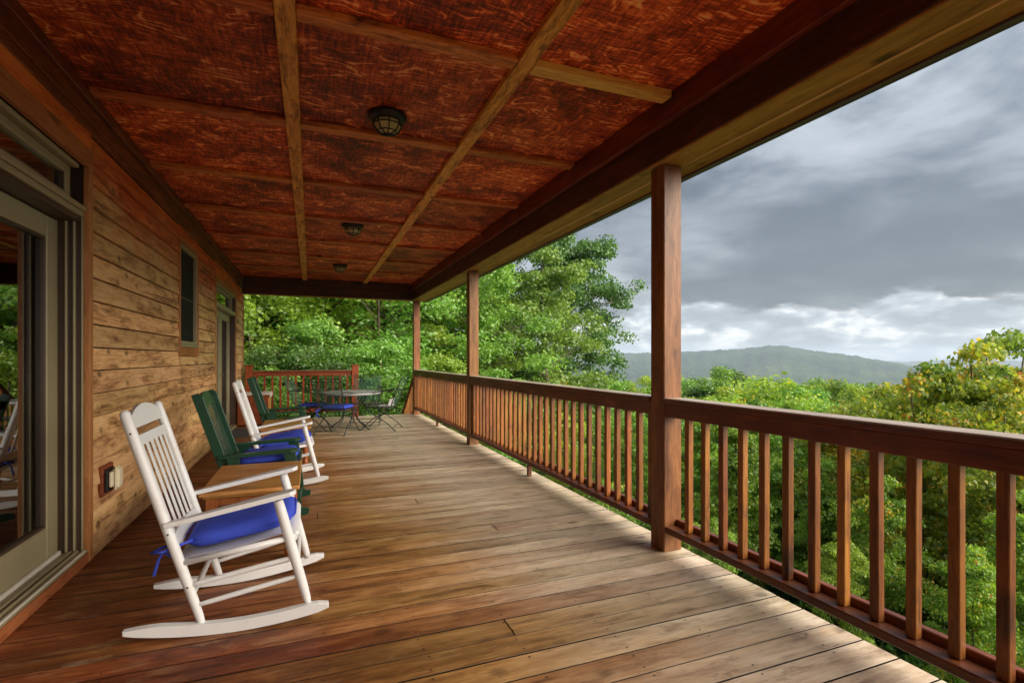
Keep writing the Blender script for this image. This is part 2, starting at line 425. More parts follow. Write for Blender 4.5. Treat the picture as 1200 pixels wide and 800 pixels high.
M['leaf_turn'] = leaf_mat('turning_maple_leaves', G((0.05, (0.070, 0.175, 0.016)), (0.45, (0.185, 0.345, 0.030)), (0.8, (0.29, 0.44, 0.042)), (1.0, (0.42, 0.54, 0.07))), (0.63, 0.73, TURN))
M['leaf_gold'] = leaf_mat('golden_maple_leaves', G((0.05, (0.11, 0.19, 0.014)), (0.45, (0.27, 0.37, 0.026)), (0.8, (0.40, 0.46, 0.036)), (1.0, (0.52, 0.53, 0.05))), (0.56, 0.68, TURN))
M['fern'] = leaf_mat('undergrowth_leaves', G((0.05, (0.025, 0.095, 0.020)), (0.5, (0.075, 0.20, 0.045)), (1.0, (0.17, 0.34, 0.075))))


def ground_mat():
    m, k = new_mat('forest_floor')
    geo = k.n('ShaderNodeNewGeometry')
    n = k.noise(geo.outputs['Position'], 0.9, 8, 0.65)
    n2 = k.noise(geo.outputs['Position'], 14, 5, 0.7)
    f = k.math('ADD', k.math('MULTIPLY', n, 0.6), k.math('MULTIPLY', n2, 0.4))
    c = k.ramp(f, [(0.35, (0.020, 0.022, 0.010)), (0.5, (0.050, 0.060, 0.020)), (0.65, (0.09, 0.065, 0.03))])
    bs = k.n('ShaderNodeBsdfPrincipled', Base__Color=c, Roughness=0.95)
    bp = k.n('ShaderNodeBump', Strength=0.8, Distance=0.05, Height=f)
    k.link(bp.outputs[0], bs.inputs['Normal'])
    finish(k, bs.outputs[0])
    return m
M['ground'] = ground_mat()


def hill_mat(name, a, b, c3):
    m, k = new_mat(name)
    geo = k.n('ShaderNodeNewGeometry')
    P = geo.outputs['Position']
    n = k.noise(P, 0.0035, 7, 0.6)
    n2 = k.noise(P, 0.045, 5, 0.7)
    vo = k.n('ShaderNodeTexVoronoi', Vector=P, Scale=0.05)
    f = k.math('ADD', k.math('MULTIPLY', n, 0.5), k.math('MULTIPLY', n2, 0.3))
    f = k.math('ADD', f, k.math('MULTIPLY', vo.outputs['Distance'], 0.2))
    c = k.ramp(f, [(0.40, a), (0.52, b), (0.66, c3)])
    bs = k.n('ShaderNodeBsdfPrincipled', Base__Color=c, Roughness=1.0)
    bs.inputs['Specular IOR Level'].default_value = 0.05
    bp = k.n('ShaderNodeBump', Strength=1.0, Distance=12.0, Height=f)
    k.link(bp.outputs[0], bs.inputs['Normal'])
    finish(k, bs.outputs[0])
    return m
M['hill'] = hill_mat('wooded_mountainside', (0.008, 0.026, 0.012), (0.026, 0.058, 0.022), (0.085, 0.11, 0.045))


# ------------------------------------------------------------------ mesh helpers
class MB:
    def __init__(self):
        self.bm = bmesh.new()
    def box(self, c, s, rot=None, bev=0.0, seg=1):
        r = bmesh.ops.create_cube(self.bm, size=1)
        vs = r['verts']
        bmesh.ops.scale(self.bm, verts=vs, vec=s)
        if bev > 0:
            es = list({e for v in vs for e in v.link_edges})
            bv = bmesh.ops.bevel(self.bm, geom=es, offset=bev, segments=seg, affect='EDGES', profile=0.5)
            vs = list({v for f in bv['faces'] for v in f.verts} | {v for v in vs if v.is_valid})
        if rot is not None:
            bmesh.ops.rotate(self.bm, verts=vs, cent=(0, 0, 0), matrix=rot)
        bmesh.ops.translate(self.bm, verts=vs, vec=c)
        return self
    def bar(self, p, q, w, t, bev=0.0, up=(0, 0, 1)):
        """rectangular bar from p to q, w across, t along the up side"""
        p, q = Vector(p), Vector(q)
        d = q - p
        L = d.length
        x = d.normalized()
        y = Vector(up).cross(x)
        if y.length < 1e-5:
            y = Vector((0, 1, 0)).cross(x)
        y.normalize()
        z = x.cross(y)
        m = Matrix((x, y, z)).transposed()
        return self.box((p + q) / 2, (L, w, t), m, bev)
    def tube(self, pts, rad, n=10, cap=True):
        pts = [Vector(p) for p in pts]
        if not hasattr(rad, '__len__'):
            rad = [rad] * len(pts)
        rings = []
        nrm = None
        for i, p in enumerate(pts):
            d = (pts[min(i + 1, len(pts) - 1)] - pts[max(i - 1, 0)])
            d.normalize()
            if nrm is None:
                nrm = d.orthogonal().normalized()
            else:
                nrm = (nrm - d * nrm.dot(d))
                nrm = nrm.normalized() if nrm.length > 1e-6 else d.orthogonal().normalized()
            b = d.cross(nrm)
            rings.append([self.bm.verts.new(p + (nrm * math.cos(2 * math.pi * k / n) + b * math.sin(2 * math.pi * k / n)) * rad[i]) for k in range(n)])
        for a, b in zip(rings, rings[1:]):
            for k in range(n):
                f = self.bm.faces.new((a[k], a[(k + 1) % n], b[(k + 1) % n], b[k]))
                f.smooth = True
        if cap:
            self.bm.faces.new(list(reversed(rings[0])))
            self.bm.faces.new(rings[-1])
        return self
    def lathe(self, prof, c=(0, 0, 0), n=20, smooth=True):
        rings = []
        for r, z in prof:
            rings.append([self.bm.verts.new((c[0] + r * math.cos(2 * math.pi * k / n), c[1] + r * math.sin(2 * math.pi * k / n), c[2] + z)) for k in range(n)])
        for a, b in zip(rings, rings[1:]):
            for k in range(n):
                f = self.bm.faces.new((a[k], a[(k + 1) % n], b[(k + 1) % n], b[k]))
                f.smooth = smooth
        if prof[0][0] > 1e-4:
            self.bm.faces.new(list(reversed(rings[0])))
        if prof[-1][0] > 1e-4:
            self.bm.faces.new(rings[-1])
        return self
    def prism(self, pts, a, b, origin, ex, ey, ez, bev=0.0):
        """outline pts in the (ex, ey) plane, pushed from a to b along ez"""
        o, ex, ey, ez = Vector(origin), Vector(ex), Vector(ey), Vector(ez)
        A = [self.bm.verts.new(o + ex * x + ey * y + ez * a) for x, y in pts]
        B = [self.bm.verts.new(o + ex * x + ey * y + ez * b) for x, y in pts]
        n = len(pts)
        fs = [self.bm.faces.new(list(reversed(A))), self.bm.faces.new(B)]
        for k in range(n):
            fs.append(self.bm.faces.new((A[k], A[(k + 1) % n], B[(k + 1) % n], B[k])))
        if bev:
            es = list({e for f in fs[:2] for e in f.edges})
            bmesh.ops.bevel(self.bm, geom=es, offset=bev, segments=2, affect='EDGES', profile=0.5)
        return self
    def mesh(self, name, mat):
        bmesh.ops.recalc_face_normals(self.bm, faces=self.bm.faces)
        me = bpy.data.meshes.new(name)
        self.bm.to_mesh(me)
        self.bm.free()
        if mat:
            me.materials.append(M[mat])
        return me
    def build(self, name, mat, parent=None, loc=(0, 0, 0), rot=None):
        return link(name, self.mesh(name, mat), parent, loc, rot)


def link(name, me, parent=None, loc=(0, 0, 0), rot=None):
    o = bpy.data.objects.new(name, me)
    COL.objects.link(o)
    o.location = loc
    if rot is not None:
        o.rotation_euler = rot
    if parent is not None:
        o.parent = parent
    return o


def tag(o, label=None, cat=None, group=None, kind=None):
    if label:
        o['label'] = label
    if cat:
        o['category'] = cat
    if group:
        o['group'] = group
    if kind:
        o['kind'] = kind
    return o


def thing(name, loc=(0, 0, 0), label=None, cat=None, group=None, kind=None, rz=0.0):
    o = link(name, None, None, loc, (0, 0, rz))
    o.empty_display_size = 0.1
    return tag(o, label, cat, group, kind)


def copy_tree(o, parent=None):
    c = o.copy()
    COL.objects.link(c)
    if parent is not None:
        c.parent = parent
    for ch in list(o.children):
        copy_tree(ch, c)
    return c


_cache = {}
def wpos(p):
    v = Vector((0, 0, 0))
    while p is not None:
        v += p.location
        p = p.parent
    return v


def piece(name, parent, x0, x1, y0, y1, z0, z1, mat, bev=0.003, rot=None):
    """one timber / pane / plate between world limits, its own object under an unrotated parent"""
    s = (round(x1 - x0, 5), round(y1 - y0, 5), round(z1 - z0, 5))
    key = (s, mat, bev)
    if key not in _cache:
        _cache[key] = MB().box((0, 0, 0), s, None, min(bev, min(s) * 0.45)).mesh(name, mat)
    c = Vector(((x0 + x1) / 2, (y0 + y1) / 2, (z0 + z1) / 2))
    return link(name, _cache[key], parent, c - wpos(parent), rot)


rng = random.Random(11)

# ------------------------------------------------------------------ deck
DX0, DX1, DY0, DY1 = -1.285, 2.285, -8.05, 11.47  # near end runs on unseen behind the camera, added to shade the porch
deck = thing('deck', (0.5, 4.5, 0), kind='structure')
deck['label'] = 'weathered wooden porch deck of boards running across the porch'
PITCH, BW = 0.150, 0.1425
nb = int((DY1 - DY0) / PITCH)
for i in range(nb):
    y = DY0 + i * PITCH
    j = rng.uniform(-0.0012, 0.0012)
    xj = DX0 + 0.12 + 0.405 * rng.choice((2, 3, 4, 5, 6)) if rng.random() < 0.22 else None
    for xa, xb in ([(DX0, DX1)] if xj is None else [(DX0, xj - 0.002), (xj + 0.002, DX1)]):
        b = piece('deck_board', deck, xa, xb, y, y + BW, -0.032, 0.0, 'deck', 0.002)
        b.location.z += j
        b.rotation_euler = (rng.uniform(-0.004, 0.004), 0, 0)
nm = MB()
for i in range(nb):
    for jx in [DX0 + 0.12 + 0.405 * q for q in range(9)]:
        for dy in (0.03, 0.115):
            if rng.random() < 0.85:
                x, y = jx + rng.uniform(-.012, .012), DY0 + i * PITCH + dy + rng.uniform(-.006, .006)
                r = 0.0048
                nm.bm.faces.new([nm.bm.verts.new((x - 0.5 + r * math.cos(a), y - 4.5 + r * math.sin(a), 0.0022)) for a in (0, 1.05, 2.1, 3.14, 4.19, 5.24)])
tag(nm.build('nails', 'nail', deck), kind='stuff')
for q in range(9):
    x = DX0 + 0.12 + 0.405 * q
    piece('joist', deck, x - 0.02, x + 0.02, DY0, DY1, -0.24, -0.034, 'beam', 0.002)
piece('rim_board', deck, DX1 - 0.03, DX1 - 0.002, DY0, DY1, -0.29, -0.036, 'beam', 0.002)
piece('rim_board', deck, DX0, DX1 - 0.04, DY1 - 0.005, DY1 + 0.03, -0.29, -0.036, 'beam_x', 0.002)
for y in (-5.9, -1.5, 2.77, 7.10, 11.33):
    piece('deck_pier', deck, 2.08, 2.23, y - 0.075, y + 0.075, -4.2, -0.245, 'post', 0.004)

# ------------------------------------------------------------------ porch roof: ceiling panels, battens, beams
CZ = 2.86
roof = thing('porch_roof', (0.5, 4.5, CZ), kind='structure')  # stretch behind the camera is unseen, lengthened to block light from there
roof['label'] = 'porch roof with red plywood ceiling panels between battens'
BY = [3.78 + 1.22 * q for q in range(-9, 7)]            # cross battens
LX = [-0.11, 1.075]                                     # long battens
xs = [-1.25] + LX + [2.045]
ys = [-8.3] + BY[0:] + [11.45]
for a in range(3):
    for b in range(len(ys) - 1):
        if ys[b + 1] - ys[b] > 0.05:
            piece('ceiling_panel', roof, xs[a] + 0.002, xs[a + 1] - 0.002, ys[b] + 0.002, ys[b + 1] - 0.002, CZ, CZ + 0.012, 'ply', 0.001)
for x in LX:
    cuts = [-8.3, -4.4, -1.2, 1.05 + (0.35 if x > 0 else 0), 3.66 + (0.9 if x > 0 else 0), 6.1 + (0.3 if x > 0 else 0), 8.5, 11.235]
    for c0, c1 in zip(cuts, cuts[1:]):
        piece('ceiling_batten', roof, x - 0.046, x + 0.046, c0 + 0.001, c1 - 0.001, CZ - 0.040, CZ - 0.001, 'batten', 0.003)
segs = [(-1.222, LX[0] - 0.048), (LX[0] + 0.048, LX[1] - 0.048), (LX[1] + 0.048, 2.022)]
for y in BY[:-1]:
    for s, (a, b) in enumerate(segs):
        new = (s == 2 and abs(y - 2.56) < 0.05)
        o = piece('ceiling_batten', roof, a, b, y - 0.046, y + 0.046, CZ - (0.044 if new else 0.036), CZ - 0.001, 'batten_new' if new else 'batten_x', 0.003)
        if new:
            o['label'] = 'pale new ceiling batten'
piece('beam', roof, 2.075, 2.252, -8.3, 11.235, 2.512, CZ - 0.002, 'beam', 0.004)
# lower faces carry an ochre soffit board
piece('soffit_board', roof, 2.079, 2.250, -8.3, 11.42, 2.498, 2.511, 'soffit', 0.002)
piece('bead', roof, 2.253, 2.268, -8.3, 11.46, 2.494, 2.512, 'bead', 0.004)
piece('soffit_board', roof, 2.270, 2.395, -8.3, 11.46, 2.500, 2.514, 'soffit', 0.002)
piece('fascia', roof, 2.395, 2.425, -8.3, 11.48, 2.486, 2.80, 'gutter', 0.003)
g = MB()
g.prism([(0, 0), (0.045, -0.005), (0.085, 0.03), (0.10, 0.09), (0, 0.09)], -8.3, 11.48, (2.427, 0, 2.506), (1, 0, 0), (0, 0, 1), (0, 1, 0))
go = g.build('gutter', 'gutter', roof, -wpos(roof))
piece('nailer_board', roof, 2.030, 2.073, -8.3, 11.235, 2.700, CZ - 0.003, 'frieze', 0.004)
piece('end_beam', roof, -1.25, 2.252, 11.24, 11.40, 2.512, CZ - 0.002, 'beam_x', 0.004)
piece('end_soffit', roof, -1.25, 2.075, 11.245, 11.395, 2.500, 2.5115, 'soffit', 0.002)
piece('wall_ledger', roof, -1.262, -1.226, -8.3, 11.238, 2.785, CZ - 0.002, 'frieze', 0.004)
piece('roof_deck', roof, -1.6, 2.40, -8.4, 11.6, CZ + 0.09, CZ + 0.16, 'roof', 0.005)
for q in range(12):
    y = -8.0 + q * 1.65
    piece('rafter', roof, -1.3, 2.39, y, y + 0.04, CZ + 0.014, CZ + 0.088, 'beam_x', 0.002)

# ------------------------------------------------------------------ house wall with doors and window
WX = -1.29
house = thing('house', (WX, 4.5, 0), 'brown lap sided house wall with glazed doors and a dark window along the porch', 'house')
Y0, Y1 = -8.3, 11.62  # wall lengthened out of view along with the light-blocking roof
D1 = (1.45, 3.857)
D2 = (8.45, 10.47)
WN = (6.23, 7.11)
PZ = 0.146
NC = 17                                            # courses up to z 2.48


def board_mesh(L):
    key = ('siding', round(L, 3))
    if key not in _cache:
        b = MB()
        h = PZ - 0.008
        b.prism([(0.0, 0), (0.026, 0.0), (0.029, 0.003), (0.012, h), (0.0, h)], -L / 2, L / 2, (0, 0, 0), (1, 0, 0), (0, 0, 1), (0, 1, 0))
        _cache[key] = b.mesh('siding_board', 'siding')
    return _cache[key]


def spans(z0, z1):
    blocks = []
    for (a, b), zlo, zhi in ((D1, -1, 2.53), (D2, -1, 2.43), (WN, 1.26, 2.52)):
        pad = 0.064 if (a, b) == D1 else 0.07 if (a, b) == D2 else 0.04
        if z0 < zhi - 0.02 and z1 > zlo + 0.02:
            blocks.append((a - pad, b + pad))
    blocks.sort()
    out, cur = [], Y0
    for a, b in blocks:
        out.append((cur, a))
        cur = b
    out.append((cur, Y1 - 0.075))
    return [s for s in out if s[1] - s[0] > 0.02]


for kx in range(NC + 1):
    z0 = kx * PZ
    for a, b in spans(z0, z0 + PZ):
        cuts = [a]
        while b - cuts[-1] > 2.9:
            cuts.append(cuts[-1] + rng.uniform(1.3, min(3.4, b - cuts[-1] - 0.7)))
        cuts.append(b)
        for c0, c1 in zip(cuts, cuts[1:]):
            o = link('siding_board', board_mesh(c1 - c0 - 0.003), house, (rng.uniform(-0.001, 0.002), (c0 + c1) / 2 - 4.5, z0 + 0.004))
# sheathing behind the boards (one panel per blank stretch, so the openings stay open)
for a, b, z0, z1 in ((Y0, D1[0], 0, 2.84), (D1[0], D1[1], 2.46, 2.84), (D1[1], WN[0], 0, 2.84), (WN[0], WN[1], 0, 1.33), (WN[0], WN[1], 2.47, 2.84),
                     (WN[1], D2[0], 0, 2.84), (D2[0], D2[1], 2.37, 2.84), (D2[1], Y1 - 0.02, 0, 2.84)):
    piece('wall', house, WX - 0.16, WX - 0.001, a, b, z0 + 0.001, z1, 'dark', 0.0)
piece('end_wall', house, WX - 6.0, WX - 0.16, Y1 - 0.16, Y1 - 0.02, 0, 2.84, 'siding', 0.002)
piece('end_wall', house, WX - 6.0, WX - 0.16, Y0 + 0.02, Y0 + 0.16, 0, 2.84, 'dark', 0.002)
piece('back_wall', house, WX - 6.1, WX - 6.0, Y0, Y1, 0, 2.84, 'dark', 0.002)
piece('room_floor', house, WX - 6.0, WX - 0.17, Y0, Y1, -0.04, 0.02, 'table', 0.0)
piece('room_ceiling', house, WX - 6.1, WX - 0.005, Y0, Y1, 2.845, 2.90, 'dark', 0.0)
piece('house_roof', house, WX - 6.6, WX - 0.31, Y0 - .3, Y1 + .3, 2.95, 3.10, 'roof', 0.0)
piece('foundation', house, WX - 6.1, WX - 0.05, Y0, Y1 - 0.02, -4.2, -0.042, 'ground', 0.0)
for (a, b, c, d) in ((D1[0] - 0.064, D1[1] + 0.064, 2.530, 2.637), (WN[0] - 0.040, WN[1] + 0.040, 2.522, 2.637), (WN[0] - 0.040, WN[1] + 0.040, 1.172, 1.261), (D2[0] - 0.07, D2[1] + 0.07, 2.433, 2.637)):
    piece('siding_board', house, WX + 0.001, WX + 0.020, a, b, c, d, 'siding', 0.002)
# friezes under the ceiling
piece('frieze_board', house, WX + 0.001, WX + 0.030, Y0, 11.238, 2.700, 2.842, 'frieze', 0.003)
piece('frieze_board', house, WX + 0.001, WX + 0.024, Y0, Y1 - 0.075, 2.640, 2.697, 'frieze', 0.003)
# corner boards and jamb trims
piece('corner_board', house, WX + 0.000, WX + 0.034, Y1 - 0.073, Y1 + 0.012, 0.0, 2.62, 'trim', 0.003)
piece('jamb_trim', house, WX + 0.001, WX + 0.032, D1[1] + 0.002, D1[1] + 0.062, 0.002, 2.412, 'trim', 0.003)
piece('jamb_trim', house, WX + 0.001, WX + 0.032, D1[0] - 0.062, D1[0] - 0.002, 0.002, 2.412, 'trim', 0.003)
piece('head_trim', house, WX + 0.001, WX + 0.034, D1[0] - 0.065, D1[1] + 0.065, 2.414, 2.528, 'trim_y', 0.003)
piece('sill_board', house, WX + 0.001, WX + 0.030, D1[0] - 0.002, D1[1] + 0.000, 0.001, 0.062, 'trim_y', 0.003)
piece('jamb_trim', house, WX + 0.001, WX + 0.030, D2[0] - 0.068, D2[0] - 0.002, 0.002, 2.362, 'trim', 0.003)
piece('jamb_trim', house, WX + 0.001, WX + 0.030, D2[1] + 0.002, D2[1] + 0.068, 0.002, 2.362, 'trim', 0.003)
piece('head_trim', house, WX + 0.001, WX + 0.032, D2[0] - 0.07, D2[1] + 0.07, 2.364, 2.43, 'trim_y', 0.003)
piece('window_trim', house, WX + 0.001, WX + 0.034, WN[0] - 0.038, WN[0] - 0.002, 1.262, 2.462, 'trim', 0.003)
piece('window_trim', house, WX + 0.001, WX + 0.034, WN[1] + 0.002, WN[1] + 0.038, 1.262, 2.462, 'trim', 0.003)
piece('window_trim', house, WX + 0.001, WX + 0.030, WN[0] - 0.038, WN[1] + 0.038, 2.464, 2.52, 'trim_y', 0.003)
piece('window_apron', house, WX + 0.001, WX + 0.024, WN[0], WN[1], 1.265, 1.362, 'trim_y', 0.003)


def sub(name, parent, x0, x1, y0, y1, z0, z1, mat, bev=0.003):
    return piece(name, parent, x0, x1, y0, y1, z0, z1, mat, bev)


# patio door: recessed sliding panels, side tracks, transom over it
pd = link('patio_door', None, house, (0, (D1[0] + D1[1]) / 2 - 4.5, 0))
ya, yb = D1
# jamb lining with its stack of tracks (seen as upright stripes)
for i, (xa, xb, dep, mt) in enumerate(((-1.455, -1.412, 0.030, 'almond'), (-1.412, -1.372, 0.005, 'almond_dark'), (-1.372, -1.362, 0.022, 'almond'),
                                       (-1.362, -1.332, 0.005, 'almond_dark'), (-1.332, -1.322, 0.024, 'almond'), (-1.322, -1.296, 0.005, 'almond_dark'), (-1.296, -1.286, 0.012, 'almond'))):
    sub('jamb_track', pd, xa, xb, yb - dep, yb - 0.001, 0.075, 2.10, mt, 0.002)
    sub('jamb_track', pd, xa, xb, ya + 0.001, ya + dep, 0.075, 2.10, mt, 0.002)
sub('door_head', pd, -1.455, -1.284, ya, yb, 2.102, 2.135, 'almond', 0.004)
sub('door_head', pd, -1.455, -1.300, ya, yb, 2.072, 2.100, 'almond_dark', 0.002)
sub('sill', pd, -1.455, -1.262, ya, yb, 0.064, 0.078, 'almond', 0.004)
for xa, xb, zt, mt in ((-1.405, -1.385, 0.102, 'offwhite'), (-1.345, -1.335, 0.094, 'almond'), (-1.312, -1.302, 0.094, 'almond'), (-1.278, -1.264, 0.088, 'offwhite')):
    sub('sill_track', pd, xa, xb, ya + 0.03, yb - 0.03, 0.0785, zt, mt, 0.002)
ym = (ya + yb) / 2
for (p0, p1, xo) in ((ym - 0.03, yb - 0.032, -1.452), (ya + 0.032, ym + 0.03, -1.500)):
    lf = link('door_panel', None, pd, (0, 0, 0))
    # part level: the panel's own stiles are sub-parts of the door
    bpy.data.objects.remove(lf)
    xa, xb = xo, xo + 0.044
    sub('stile', pd, xa, xb, p1 - 0.115, p1, 0.082, 2.068, 'almond', 0.006)
    sub('stile', pd, xa, xb, p0, p0 + 0.115, 0.082, 2.068, 'almond', 0.006)
    sub('bottom_rail', pd, xa, xb, p0 + 0.115, p1 - 0.115, 0.082, 0.275, 'almond', 0.006)
    sub('top_rail', pd, xa, xb, p0 + 0.115, p1 - 0.115, 1.945, 2.068, 'almond', 0.006)
    for (a, b, c, d) in ((p0 + 0.116, p0 + 0.135, 0.276, 1.944), (p1 - 0.135, p1 - 0.116, 0.276, 1.944), (p0 + 0.136, p1 - 0.136, 0.276, 0.292), (p0 + 0.136, p1 - 0.136, 1.928, 1.944)):
        sub('glazing_bead', pd, xa + 0.006, xb - 0.004, a, b, c, d, 'almond_dark', 0.002)
    sub('pane', pd, xa + 0.016, xa + 0.022, p0 + 0.135, p1 - 0.135, 0.291, 1.929, 'glass', 0.0)
# transom light
tr = link('transom_window', None, house, (0, (D1[0] + D1[1]) / 2 - 4.5, 2.14))
sub('transom_sill', tr, -1.440, -1.272, ya, yb, 2.137, 2.168, 'almond', 0.005)
sub('transom_frame', tr, -1.430, -1.340, ya + 0.001, ya + 0.045, 2.169, 2.411, 'almond_dark', 0.004)
sub('transom_frame', tr, -1.430, -1.340, yb - 0.045, yb - 0.001, 2.169, 2.411, 'almond_dark', 0.004)
sub('transom_frame', tr, -1.430, -1.292, ya + 0.046, yb - 0.046, 2.385, 2.411, 'almond', 0.004)
for (p0, p1) in ((ya + 0.06, ym - 0.02), (ym + 0.02, yb - 0.06)):
    sub('sash', tr, -1.395, -1.330, p0, p0 + 0.06, 2.170, 2.383, 'almond', 0.006)
    sub('sash', tr, -1.395, -1.330, p1 - 0.06, p1, 2.170, 2.383, 'almond', 0.006)
    sub('sash', tr, -1.395, -1.330, p0 + 0.06, p1 - 0.06, 2.170, 2.222, 'almond', 0.006)
    sub('sash', tr, -1.395, -1.330, p0 + 0.06, p1 - 0.06, 2.335, 2.383, 'almond', 0.006)
    sub('glazing_bead', tr, -1.372, -1.338, p0 + 0.061, p1 - 0.061, 2.2225, 2.230, 'almond_dark', 0.002)
    sub('glazing_bead', tr, -1.372, -1.338, p1 - 0.069, p1 - 0.061, 2.231, 2.334, 'almond_dark', 0.002)
    sub('pane', tr, -1.366, -1.360, p0 + 0.06, p1 - 0.06, 2.222, 2.335, 'glass', 0.0)
sub('mullion', tr, -1.420, -1.318, ym - 0.018, ym + 0.018, 2.170, 2.383, 'almond', 0.004)

# small dark window
wn = link('window', None, house, (0, (WN[0] + WN[1]) / 2 - 4.5, 1.365))
wa, wb = WN
sub('sill', wn, -1.36, -1.250, wa + 0.001, wb - 0.001, 1.364, 1.392, 'almond', 0.004)
for (a, b, c, d) in ((wa + 0.001, wa + 0.042, 1.393, 2.461), (wb - 0.042, wb - 0.001, 1.393, 2.461), (wa + 0.043, wb - 0.043, 2.420, 2.461), (wa + 0.043, wb - 0.043, 1.393, 1.432)):
    sub('frame', wn, -1.36, -1.268, a, b, c, d, 'almond', 0.004)
sub('meeting_rail', wn, -1.345, -1.318, wa + 0.043, wb - 0.043, 1.885, 1.925, 'almond', 0.003)
sub('insect_screen', wn, -1.305, -1.302, wa + 0.043, wb - 0.043, 1.433, 2.419, 'screen', 0.0)
sub('screen_bar', wn, -1.3015, -1.295, wa + 0.043, wb - 0.043, 1.895, 1.912, 'almond_dark', 0.002)
sub('pane', wn, -1.352, -1.347, wa + 0.043, wb - 0.043, 1.433, 2.419, 'glass', 0.0)

# far double door with transom
fd = link('entry_door', None, house, (0, (D2[0] + D2[1]) / 2 - 4.5, 0))
a2, b2 = D2
sub('threshold', fd, -1.43, -1.245, a2, b2, 0.002, 0.045, 'almond', 0.004)
for (yy0, yy1) in ((a2 + 0.001, a2 + 0.032), (b2 - 0.032, b2 - 0.001)):
    sub('jamb', fd, -1.43, -1.272, yy0, yy1, 0.046, 2.361, 'almond_dark' if yy0 > 9 else 'almond', 0.003)
sub('head', fd, -1.43, -1.272, a2 + 0.033, b2 - 0.033, 2.325, 2.361, 'almond', 0.003)
sub('transom_bar', fd, -1.42, -1.262, a2 + 0.033, b2 - 0.033, 2.000, 2.062, 'almond', 0.004)
sub('pane', fd, -1.352, -1.346, a2 + 0.075, b2 - 0.075, 2.105, 2.285, 'glass', 0.0)
for (c, d, e, f) in ((a2 + 0.034, a2 + 0.075, 2.063, 2.324), (b2 - 0.075, b2 - 0.034, 2.063, 2.324), (a2 + 0.076, b2 - 0.076, 2.063, 2.105), (a2 + 0.076, b2 - 0.076, 2.285, 2.324)):
    sub('sash', fd, -1.375, -1.315, c, d, e, f, 'almond', 0.004)
y2 = (a2 + b2) / 2
for (p0, p1, xo) in ((a2 + 0.033, y2 - 0.004, -1.40), (y2 + 0.004, b2 - 0.033, -1.40)):
    sub('stile', fd, xo, xo + 0.044, p0, p0 + 0.105, 0.05, 1.996, 'almond', 0.005)
    sub('stile', fd, xo, xo + 0.044, p1 - 0.105, p1, 0.05, 1.996, 'almond', 0.005)
    sub('bottom_rail', fd, xo, xo + 0.044, p0 + 0.106, p1 - 0.106, 0.05, 0.26, 'almond', 0.005)
    sub('top_rail', fd, xo, xo + 0.044, p0 + 0.106, p1 - 0.106, 1.88, 1.996, 'almond', 0.005)
    sub('pane', fd, xo + 0.018, xo + 0.024, p0 + 0.105, p1 - 0.105, 0.26, 1.88, 'glass', 0.0)
h = MB()
h.tube([(-1.356, y2 - 0.06, 0.98), (-1.318, y2 - 0.06, 0.98), (-1.305, y2 - 0.075, 0.98), (-1.302, y2 - 0.18, 0.985)], [0.009, 0.009, 0.009, 0.007], 8)
h.lathe([(0.026, 0), (0.026, 0.006), (0.012, 0.01)], (0, 0, 0), 14)
bmesh.ops.translate(h.bm, verts=h.bm.verts[:], vec=(0, 0, 0))
h.build('handle', 'chrome', fd, -wpos(fd))

# ------------------------------------------------------------------ posts
def post(y, label):
    t = thing('porch_post', (2.18, y, 0), label, 'post', 'square timber posts carrying the porch roof')
    t['group'] = 'square timber posts carrying the porch roof'
    MB().box((0, 0, 1.2475), (0.14, 0.14, 2.495), None, 0.006).build('shaft', 'post', t)
    return t
post(-1.56, 'timber porch post behind the viewer at the near end of the railing')
post(-5.89, 'timber porch post farthest behind the viewer')
post(2.77, 'nearest tall timber porch post with a long crack, standing beside the grey sky')
post(7.10, 'middle timber porch post standing between the two far railing sections')
post(11.33, 'far corner timber porch post at the top of the deck stairs')

# ------------------------------------------------------------------ railings
def railing(y0, y1, first, label, n, mid=None):
    t = thing('railing', (2.16, (y0 + y1) / 2, 0), label, 'railing', 'red stained railing sections along the open side')
    piece('rail_cap', t, 2.098, 2.240, y0, y1, 0.957, 0.992, 'rail_cap', 0.006)
    piece('top_rail', t, 2.116, 2.154, y0, y1, 0.872, 0.956, 'rail', 0.004)
    piece('back_strip', t, 2.194, 2.230, y0, y1, 0.872, 0.9555, 'rail', 0.004)
    piece('bottom_rail', t, 2.112, 2.202, y0, y1, 0.128, 0.168, 'rail', 0.005)
    piece('back_strip', t, 2.203, 2.238, y0, y1, 0.132, 0.205, 'rail', 0.004)
    for q in range(n):
        y = first + q * 0.1408
        o = piece('baluster', t, 2.155, 2.193, y - 0.019, y + 0.019, 0.169, 0.955, 'baluster', 0.003)
        o.location.x += rng.uniform(-0.0008, 0.0008)
        o.rotation_euler = (rng.uniform(-0.003, 0.003), 0, rng.uniform(-0.02, 0.02))
    if mid:
        piece('support_block', t, 2.13, 2.17, mid - 0.02, mid + 0.02, 0.001, 0.127, 'rail', 0.003)
    return t
railing(-1.488, 2.698, -1.40, 'nearest railing section, running out of the picture at the right', 29, 0.55)
railing(2.842, 7.028, 2.912, 'middle railing section between the nearest and middle porch posts', 30, 4.97)
railing(7.172, 11.258, 7.242, 'far railing section ending at the far corner post', 29, 9.2)

